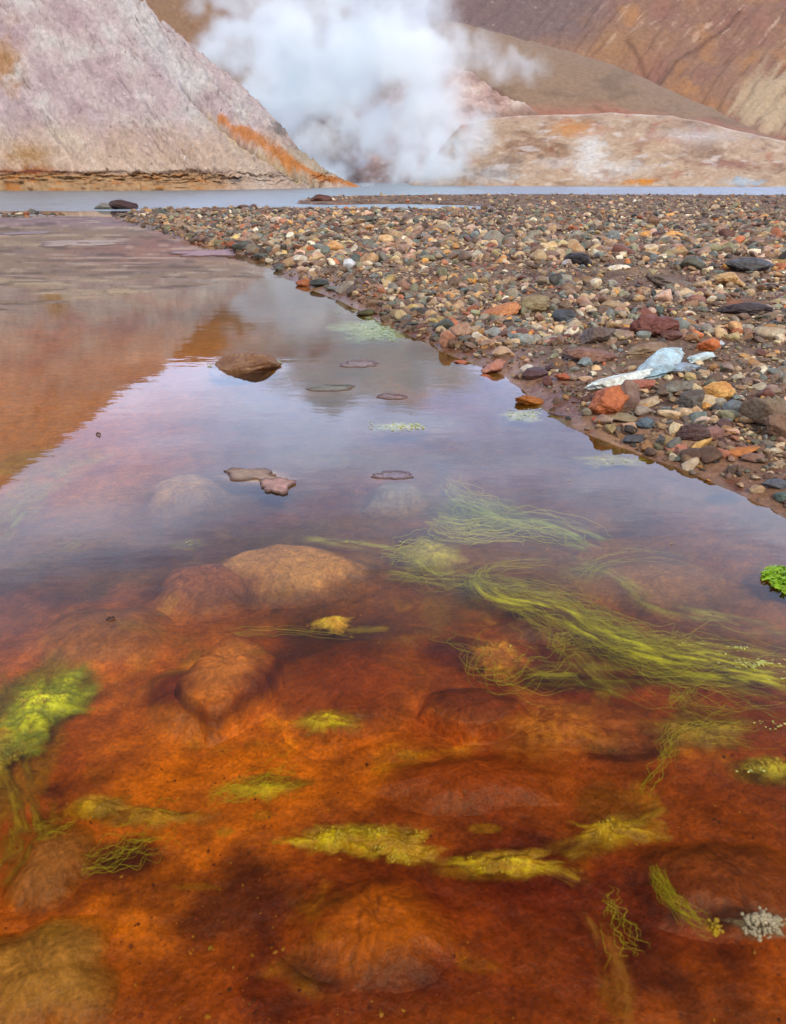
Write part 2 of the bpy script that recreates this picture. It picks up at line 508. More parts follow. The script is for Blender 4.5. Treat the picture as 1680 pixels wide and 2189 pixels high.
# ------------------------------------------------------------------ hills
def hill(name, az0, az1, nA, nR, foot, crest, colour, disp, back=1.4, m=M_hill, prof=None, base=-0.4):
    """foot(az) -> distance, crest(az) -> (distance, elevation angle); a real height field on a fan of radii"""
    az = az0 if az1 is None else np.linspace(az0, az1, nA)
    nA = len(az)
    t = np.concatenate([np.linspace(0, 1, nR), 1 + np.geomspace(0.01, back - 1, 24)])
    A, T = np.meshgrid(az, t, indexing='xy')
    F = foot(A); D, E = crest(A)
    H = np.maximum(np.tan(E) * D + CAMH, base)
    R = F + (D - F) * T
    pr = prof(np.clip(T, 0, 1), A) if prof else np.clip(T, 0, 1)
    Z = base + (H - base) * pr
    Zb = base + (H - base) * (1 - ((T - 1) / (back - 1)) ** 1.5)
    Z = np.where(T > 1, Zb, Z)
    X, Y = R * np.sin(A), R * np.cos(A)
    x, y, z, a, tt = [q.ravel() for q in (X, Y, Z, A, T)]
    px, py = proj(x, y, z)
    keep = ss(0, 0.25, (H.ravel() - base) / 4.0)
    dz, along = disp(x, y, z, a, tt, px, py)
    z = z + dz * keep * ss(1.25, 1.02, tt) 
    x = x - along * keep * np.sin(a); y = y - along * keep * np.cos(a)
    C = colour(x, y, z, a, tt, px, py)
    me = mesh_np(name, np.stack([x, y, z], 1), gridf(len(t), nA), np.clip(C, .02, .9), True, (m,))
    return tag(link(name, me), kind='structure')


def sil(pts):
    """silhouette from frame points; entries with third value 'r' are read in the pool's mirror image"""
    A, E = [], []
    for p in pts:
        a, e = azel(p[0], p[1])
        if len(p) > 2: e = -e
        A.append(float(a)); E.append(float(e))
    o = np.argsort(A)
    A = np.array(A)[o]; E = np.array(E)[o]
    return lambda az: np.interp(az, A, E)


def footf(pts):
    A, D = [], []
    for x, y in pts:
        X, Y = P(x, y); A.append(math.atan2(X, Y)); D.append(math.hypot(X, Y))
    o = np.argsort(A)
    A = np.array(A)[o]; D = np.array(D)[o]
    return lambda az: sum(np.interp(az + k, A, D) for k in np.linspace(-.05, .05, 11)) / 11


# --- left slope
Ls = sil([(-900, 1500, 'r'), (-400, 1290, 'r'), (0, 1012, 'r'), (120, 925, 'r'), (205, 858, 'r'), (250, 808, 'r'), (330, 768, 'r'), (345, 40), (430, 112), (490, 160), (540, 205), (600, 265), (640, 312), (660, 330), (700, 366), (740, 388), (772, 399), (800, 402)])
Lf = footf([(-1500, 408), (-400, 409), (0, 408), (240, 408), (460, 406.5), (600, 403.5), (700, 401.5), (800, 400)])
CREASE = [(395, 185), (420, 215), (470, 262), (530, 310), (600, 355), (680, 392)]
STREAK = [(470, 245), (505, 275), (560, 302), (620, 345), (690, 378), (760, 398)]


def l_crest(A):
    F = Lf(A); E = Ls(A)
    H = np.tan(np.clip(E, 0.001, 1)) * F
    D = F + 3.0 + H * 1.25
    return D, E


def l_prof(T, A):
    return 0.03 * ss(0, 0.02, T) + 0.97 * T ** 1.05


def rotuv(px, py, ang):
    c, s = math.cos(ang), math.sin(ang)
    return px * c + py * s, -px * s + py * c


def l_disp(x, y, z, a, t, px, py):
    u, v = rotuv(px, py, math.radians(48))
    n = fbm(u / 160, v / 40, 1, 5)
    n2 = fbm(px / 22, py / 16, 2, 4)
    dc = seg_dist(px, py, CREASE)
    dz = 0.34 * n + 0.22 * n2 + .10 * fbm(px / 14, py / 9, 4, 5, .6) - .25 * np.exp(-(fbm(u / 300, v / 38, 61, 4) / .035) ** 2) * ss(.0, .3, fbm(px / 120, py / 120, 62, 2) + .12) - 0.8 * np.exp(-(dc / 7) ** 2) + .16 * fbm(px / 9, py / 7, 14, 3)
    rocks = ss(0.5, 0.75, fbm(px / 11, py / 9, 5, 3)) * ss(.0, .4, fbm(px / 80, py / 80, 6, 2) + .1)
    cut = ss(404, 372, py) * ss(360, 376, py)
    lay = fbm(px / 30, py / 5, 8, 4)
    return dz * ss(0.02, 0.15, t) + rocks * .7, 0.5 * rocks + 0.8 * lay * cut + 0.12 * n2


def l_col(x, y, z, a, t, px, py):
    u, v = rotuv(px, py, math.radians(50))
    n = .5 * fbm(u / 260, v / 50, 1, 5) + .5 * fbm(px / 90, py / 70, 17, 4); n2 = fbm(px / 60, py / 50, 2, 6, .6); n3 = .6 * fbm(px / 8, py / 6, 3, 5, .65) + .5 * fbm(u / 22, v / 12, 3, 4)
    C = np.tile(lin((192, 172, 168)), (len(x), 1))
    C = mixc(C, lin((204, 198, 190)), ss(-.05, .45, n + .3 * n2) * .8); C = mixc(C, lin((174, 150, 152)), ss(-.05, .45, -n + .35 * n2) * .8)
    C = mixc(C, lin((196, 170, 146)), ss(230, 330, py + 60 * n2) * .75)
    C = mixc(C, lin((206, 202, 198)), np.exp(-(seg_dist(px, py, [(250, -40), (330, 90), (400, 170)]) / 35) ** 2) * .6)
    gl = np.exp(-(fbm(u / 300, v / 38, 61, 4) / .03) ** 2) * ss(.0, .3, fbm(px / 120, py / 120, 62, 2) + .12)
    C = mixc(C, lin((138, 116, 112)), gl * .4)
    rb = ss(.34, .5, fbm(px / 7, py / 5, 63, 3)) * ss(0, .25, fbm(px / 70, py / 60, 64, 3))
    C = mixc(C, lin((120, 100, 98)), rb * .65)
    rb2 = ss(.36, .5, fbm(px / 8, py / 5, 65, 3)) * ss(0, .25, fbm(px / 80, py / 60, 66, 3))
    C = mixc(C, lin((224, 216, 208)), rb2 * .7)
    # ochre stains
    q = np.hypot((px - 10) / 40, (py - 130) / 60) + .5 * n2
    C = mixc(C, lin((176, 130, 80)), ss(1.5, -.1, q + .6 * n2 + .5 * n3) * .75)
    q = np.hypot((px - 60) / 60, (py - 335) / 30) + .5 * n2
    C = mixc(C, lin((160, 118, 66)), ss(1.5, -.1, q + .6 * n2 + .5 * n3) * .75)
    q = np.hypot((px - 70) / 90, (py - 372) / 16) + .4 * n2
    C = mixc(C, lin((160, 92, 52)), ss(1.5, 0, q + .6 * n2 + .5 * n3) * .75)
    q = np.hypot((px - 660) / 90, (py - 350) / 40) + .4 * n2
    C = mixc(C, lin((180, 162, 140)), ss(1.2, .5, q) * .8)
    d = seg_dist(px, py, STREAK)
    wid = 7 + 10 * np.exp(-((px - 570) / 60) ** 2)
    C = mixc(C, lin((198, 130, 76)), ss(1.3, .1, d / wid + .9 * n3 + .8 * n2) * .85)
    C = mixc(C, lin((216, 190, 140)), np.exp(-(seg_dist(px, py, [(440, 235), (500, 300), (560, 330), (640, 384)]) / 7) ** 2) * .8)
    C = mixc(C, lin((112, 92, 82)), np.exp(-(seg_dist(px, py, CREASE) / 4.5) ** 2) * .75)  # gully shadow painted along the crease
    # cut bank
    b = ss(366, 374, py + 8 * n2 + 3 * n3) * ss(560, 430, px)
    bl = fbm(px / 45, py / 4, 9, 4)
    Cc = np.tile(lin((180, 146, 112)), (len(x), 1)); Cc = mixc(Cc, lin((182, 122, 74)), ss(0, .4, bl + .4 * n2)); Cc = mixc(Cc, lin((110, 78, 58)), ss(.1, .35, -bl) * .9)
    C = C + (Cc - C) * (b * .9)[:, None]
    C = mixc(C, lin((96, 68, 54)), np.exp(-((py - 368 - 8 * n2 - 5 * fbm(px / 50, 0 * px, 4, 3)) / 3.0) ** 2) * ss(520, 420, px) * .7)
    # dark blotches near the toe
    for (cx_, cy_, rx, ry) in [(502, 385, 16, 9), (640, 268, 22, 8), (600, 270, 30, 20), (655, 310, 30, 14)]:
        q = np.hypot((px - cx_) / rx, (py - cy_) / ry) + .6 * n3
        C = mixc(C, lin((104, 100, 100)), ss(1.1, .4, q) * .6)
    dk = ss(.42, .62, fbm(px / 14, py / 10, 5, 4)) * ss(-.1, .3, fbm(px / 90, py / 90, 6, 2))
    C = mixc(C, lin((120, 104, 100)), dk * .6)
    C = C * (1 + .16 * fbm(u / 60, v / 20, 31, 5))[:, None]
    C = mixc(C, lin((150, 128, 124)), ss(.3, .6, fbm(px / 26, py / 20, 33, 5)) * .5)
    C = C + (C - C.mean(0)[None, :]) * .2
    return C * (.78 + .40 * n3)[:, None] * np.array([1, .985, .975])


a0 = float(azel(-1100, 400)[0]); a1 = float(azel(798, 400)[0]); a2 = float(azel(-120, 200)[0])
hill('hill', np.concatenate([np.linspace(a0, a2, 70)[:-1], np.linspace(a2, a1, 900)]), None, 0, 400, Lf, l_crest, l_col, l_disp, 1.9, M_hill, l_prof)

# --- pale mound on the right
Rs = sil([(860, 402), (905, 372), (940, 318), (985, 268), (1040, 257), (1100, 251), (1180, 247), (1290, 245), (1370, 246), (1440, 252), (1500, 262), (1560, 277), (1620, 292), (1680, 303), (1900, 345), (2300, 380), (2800, 395)])
Rf = footf([(780, 397), (1100, 398), (1400, 399), (1700, 400), (2800, 402)])


def r_col(x, y, z, a, t, px, py):
    n = fbm(px / 110, py / 50, 11, 5); n2 = fbm(px / 30, py / 16, 12, 5); n3 = fbm(px / 7, py / 5, 13, 4)
    C = np.tile(lin((186, 158, 132)), (len(x), 1))
    C = mixc(C, lin((208, 190, 172)), ss(.0, .6, n2) * .6); C = mixc(C, lin((154, 122, 98)), ss(.0, .5, n) * .8)
    C = mixc(C, lin((128, 102, 86)), ss(.1, .5, -n2 + .6 * n) * .5)
    C = mixc(C, lin((170, 112, 92)), ss(.15, .5, fbm(px / 60, py / 30, 14, 4)) * .7)
    for (cx_, cy_, rx, ry, c, am) in [(1260, 330, 40, 60, (216, 210, 204), .8), (1320, 360, 70, 20, (214, 204, 196), .7), (1200, 350, 60, 14, (198, 186, 180), .6), (1230, 275, 60, 22, (196, 132, 70), .7),
                                      (1130, 315, 70, 20, (142, 106, 84), .8), (1080, 350, 60, 26, (150, 130, 116), .6), (1375, 388, 46, 8, (206, 134, 56), .9), (1560, 350, 80, 12, (150, 104, 92), .7), (1590, 391, 50, 9, (168, 188, 202), .7),
                                      (1480, 292, 110, 20, (200, 190, 186), .6), (1500, 320, 70, 24, (150, 124, 108), .6), (1010, 330, 60, 20, (176, 148, 120), .6), (1400, 300, 60, 16, (186, 140, 110), .6), (1040, 372, 70, 22, (130, 120, 116), .6)]:
        q = np.hypot((px - cx_) / rx, (py - cy_) / ry) + .8 * n2 + .2 * n3
        C = mixc(C, lin(c), ss(1.35, .1, q + .4 * fbm(px / 14, py / 9, 77, 4)) * am)
    C = mixc(C, lin((226, 208, 196)), ss(.72, .97, t) * .85)
    C = mixc(C, lin((140, 108, 88)), ss(.1, .6, fbm(px / 60, py / 24, 18, 5)) * .5)
    C = mixc(C, lin((216, 206, 200)), ss(.15, .5, fbm(px / 50 + 9, py / 13, 19, 5)) * .5)
    dk = ss(.25, .5, fbm(px / 20, py / 8, 15, 4)) * ss(260, 330, py)
    C = mixc(C, lin((120, 100, 92)), dk * .5) * .90
    C = C + (C - C.mean(0)[None, :]) * .15
    return C * (.96 + .26 * n3)[:, None]


hill('hill', float(azel(800, 400)[0]), float(azel(2600, 400)[0]), 560, 170, Rf,
     lambda A: (Rf(A) + 26, Rs(A)), r_col,
     lambda x, y, z, a, t, px, py: ((.3 * fbm(px / 90, py / 40, 3, 3) + .05 * fbm(px / 16, py / 9, 4, 4)) * ss(0, .1, t) * ss(1.0, .8, t), .12 * fbm(px / 24, py / 8, 6, 4)),
     1.8, M_hill, lambda T, A: np.sin(T * PI / 2) ** .9)

# --- pinkish spur behind it, left part
Ss = sil([(560, 330), (640, 250), (700, 232), (760, 262), (800, 240), (860, 180), (960, 135), (1000, 150), (1050, 188), (1100, 216), (1150, 243), (1200, 262), (1280, 300), (1400, 380)])


def s_col(x, y, z, a, t, px, py):
    n = fbm(px / 60, py / 30, 21, 5); n3 = fbm(px / 8, py / 6, 22, 4)
    C = np.tile(lin((172, 142, 130)), (len(x), 1)); C = mixc(C, lin((200, 180, 166)), ss(0, .4, n)); C = mixc(C, lin((118, 88, 78)), ss(.05, .4, -n) * .7)
    C = mixc(C, lin((118, 90, 70)), ss(225, 245, py + 10 * n) * ss(980, 1060, px) * .7)
    C = mixc(C, lin((96, 78, 72)), ss(800, 740, px) * .8)
    return C * (1 + .3 * n3)[:, None]


hill('hill', float(azel(560, 300)[0]), float(azel(1400, 300)[0]), 300, 90, lambda A: 112 + 0 * A,
     lambda A: (150 + 0 * A, Ss(A)), s_col, lambda x, y, z, a, t, px, py: (1.0 * fbm(px / 50, py / 30, 3, 5) + .5 * fbm(px / 12, py / 8, 5, 3), 0 * x), 1.5, M_far)

# --- smooth brown ridge
Bs = sil([(300, 140), (500, 110), (700, 70), (850, 45), (985, 57), (1040, 72), (1100, 88), (1190, 110), (1260, 127), (1315, 145), (1380, 170), (1440, 200), (1500, 226), (1565, 255), (1620, 282), (1700, 312), (1900, 372), (2200, 400)])


def b_col(x, y, z, a, t, px, py):
    n = fbm(px / 90, py / 35, 31, 4); n3 = fbm(px / 6, py / 4, 32, 4)
    C = np.tile(lin((136, 112, 92)), (len(x), 1)); C = mixc(C, lin((120, 99, 82)), ss(0, .4, n))
    C = mixc(C, lin((158, 104, 88)), ss(.0, 40., (py - 210) + 25 * n - np.clip(px - 1300, 0, 500) * .18) * .8)
    C = mixc(C, lin((110, 74, 62)), np.exp(-(seg_dist(px, py, [(1140, 245), (1050, 190), (1000, 160)]) / 6) ** 2) * .7)
    C = mixc(C, lin((116, 82, 66)), np.exp(-(seg_dist(px, py, [(1270, 230), (1300, 246)]) / 5) ** 2) * .7)
    return C * (1 + .12 * n3)[:, None]


hill('hill', float(azel(300, 200)[0]), float(azel(2150, 300)[0]), 420, 120, lambda A: 165 + 0 * A,
     lambda A: (235 + 0 * A, Bs(A)), b_col, lambda x, y, z, a, t, px, py: ((1.3 * fbm(px / 110, py / 60, 3, 3) + .3 * fbm(px / 12, py / 8, 5, 3)) * ss(1, .85, t), 0 * x), 1.5, M_far,
     lambda T, A: np.sin(T * PI / 2))

# --- rust mountain behind everything, its crest only seen mirrored in the pool
Ms = sil([(-2500, 900, 'r'), (-1200, 800, 'r'), (-400, 770, 'r'), (200, 764, 'r'), (330, 770, 'r'), (700, 771, 'r'), (1000, 768, 'r'), (1300, 745, 'r'), (1700, 720, 'r'), (2600, 740, 'r'), (4000, 800, 'r')])


def m_col(x, y, z, a, t, px, py):
    n = fbm(px / 120, py / 80, 41, 5); n3 = fbm(px / 8, py / 7, 42, 4)
    u, v = rotuv(px, py, math.radians(-48))
    g = fbm(u / 120, v / 14, 43, 5)
    C = np.tile(lin((134, 102, 86)), (len(x), 1)); C = mixc(C, lin((154, 112, 80)), ss(0, .4, n)); C = mixc(C, lin((138, 96, 84)), ss(-.1, .35, -n) * .8)
    C = mixc(C, lin((150, 114, 80)), ss(1.3, .0, np.hypot((px - 1300) / 130, (py - 100) / 60) + .5 * n) * .7)
    C = mixc(C, lin((186, 156, 134)), ss(.15, .5, fbm(u / 60, v / 12, 46, 5)) * ss(1120, 1300, px) * ss(150, 40, py) * .8)
    pl = ss(1.25, .6, np.hypot((px - 1100) / 210, (py - 10) / 105) + .3 * n); pl = np.maximum(pl, ss(1.2, .6, np.hypot((px - 900) / 200, (py + 30) / 90)))
    C = mixc(C, lin((112, 94, 92)), pl * .95)
    fl = ss(.40, .5, pn(px / 7, py / 5, 3)) * pl
    C = mixc(C, lin((164, 150, 140)), fl * .7)
    C = mixc(C, lin((176, 156, 128)), ss(1.1, .4, np.hypot((px - 1650) / 90, (py - 220) / 90) + .8 * g + .4 * n3) * .85)
    C = mixc(C, lin((132, 104, 80)), ss(900, 700, px) * .8)
    C = mixc(C, lin((96, 62, 52)), ss(.2, .5, g) * ss(1150, 1300, px) * .5)
    C = mixc(C, lin((88, 58, 50)), np.exp(-(seg_dist(px, py, [(1400, 195), (1440, 150), (1500, 100), (1580, 30)]) / 5) ** 2) * .6)
    C = mixc(C, lin((88, 58, 50)), np.exp(-(seg_dist(px, py, [(1400, 195), (1370, 130), (1340, 90)]) / 5) ** 2) * .6)
    return C * (1 + .28 * n3)[:, None]


hill('mountain', float(azel(-2500, 200)[0]), float(azel(4000, 200)[0]), 900, 220, lambda A: 270 + 0 * A,
     lambda A: (420 + 0 * A, Ms(A)), m_col,
     lambda x, y, z, a, t, px, py: ((5 * fbm(px / 150, py / 100, 3, 5) + 2.2 * fbm(rotuv(px, py, -.84)[0] / 110, rotuv(px, py, -.84)[1] / 18, 5, 4)) * ss(1, .9, t), 2 * fbm(px / 40, py / 30, 9, 4)), 1.5, M_far)

# ------------------------------------------------------------------ stones
def ico(sub):
    import bmesh
    bm = bmesh.new(); bmesh.ops.create_icosphere(bm, subdivisions=sub, radius=1.0)
    V = np.array([v.co[:] for v in bm.verts]); F = np.array([[v.index for v in f.verts] for f in bm.faces])
    bm.free(); return V, F


ICO = {k: ico(k) for k in (1, 2, 3, 4, 5)}


def rock_shape(seed, sub, angular=0.5, rough=0.05):
    """unit stone: a worn polyhedron, angular 0 = pebble, 1 = fresh split block"""
    r = np.random.default_rng(seed)
    V, F = ICO[sub]
    nrm = r.normal(size=(int((9 if angular < .5 else 6) + 4 * r.random()), 3)); nrm /= np.linalg.norm(nrm, axis=1)[:, None]
    dd = r.uniform(0.62, 1.0, len(nrm)) if angular > .3 else r.uniform(.82, 1.05, len(nrm))
    dots = V @ nrm.T
    R = dd[None, :] / np.maximum(dots, 0.12)
    k = 6 + 60 * angular * angular
    rad = (np.sum(R ** (-k), 1)) ** (-1.0 / k)
    rad = np.minimum(rad, 1.25)
    o = r.uniform(0, 100, 3)
    rad = rad * (1 + 0.14 * fbm(V[:, 0] * 1.3 + o[0], V[:, 1] * 1.3 + o[1], V[:, 2] * 1.3 + o[2], 2))
    if sub >= 3:
        rad = rad * (1 + rough * fbm(V[:, 0] * 3 + o[0], V[:, 1] * 3 + o[1], V[:, 2] * 3, 5, .6)) * (1 - .5 * rough * np.exp(-(fbm(V[:, 0] * 1.7 + o[1], V[:, 1] * 1.7 + o[2], V[:, 2] * 5 + o[0], 3) / .05) ** 2))
    return V * rad[:, None], F


PALG = [((132, 104, 84), 16), ((106, 84, 70), 10), ((168, 140, 110), 15), ((190, 164, 132), 9), ((188, 140, 84), 6), ((176, 104, 66), 3), ((134, 126, 116), 9),
        ((112, 118, 120), 6), ((74, 68, 66), 4), ((116, 76, 68), 5), ((126, 124, 102), 6), ((212, 200, 182), 4), ((188, 150, 134), 4), ((146, 114, 100), 8), ((100, 108, 102), 4), ((192, 170, 120), 4)]
NAMES = ['brown', 'dark brown', 'tan', 'sandy', 'ochre', 'rust orange', 'grey', 'blue-grey', 'charcoal', 'maroon', 'olive', 'cream', 'pinkish', 'dusky pink', 'slate green', 'mustard']
PC = np.array([lin(c) for c, _ in PALG]); PW = np.array([w for _, w in PALG], float); PW /= PW.sum()

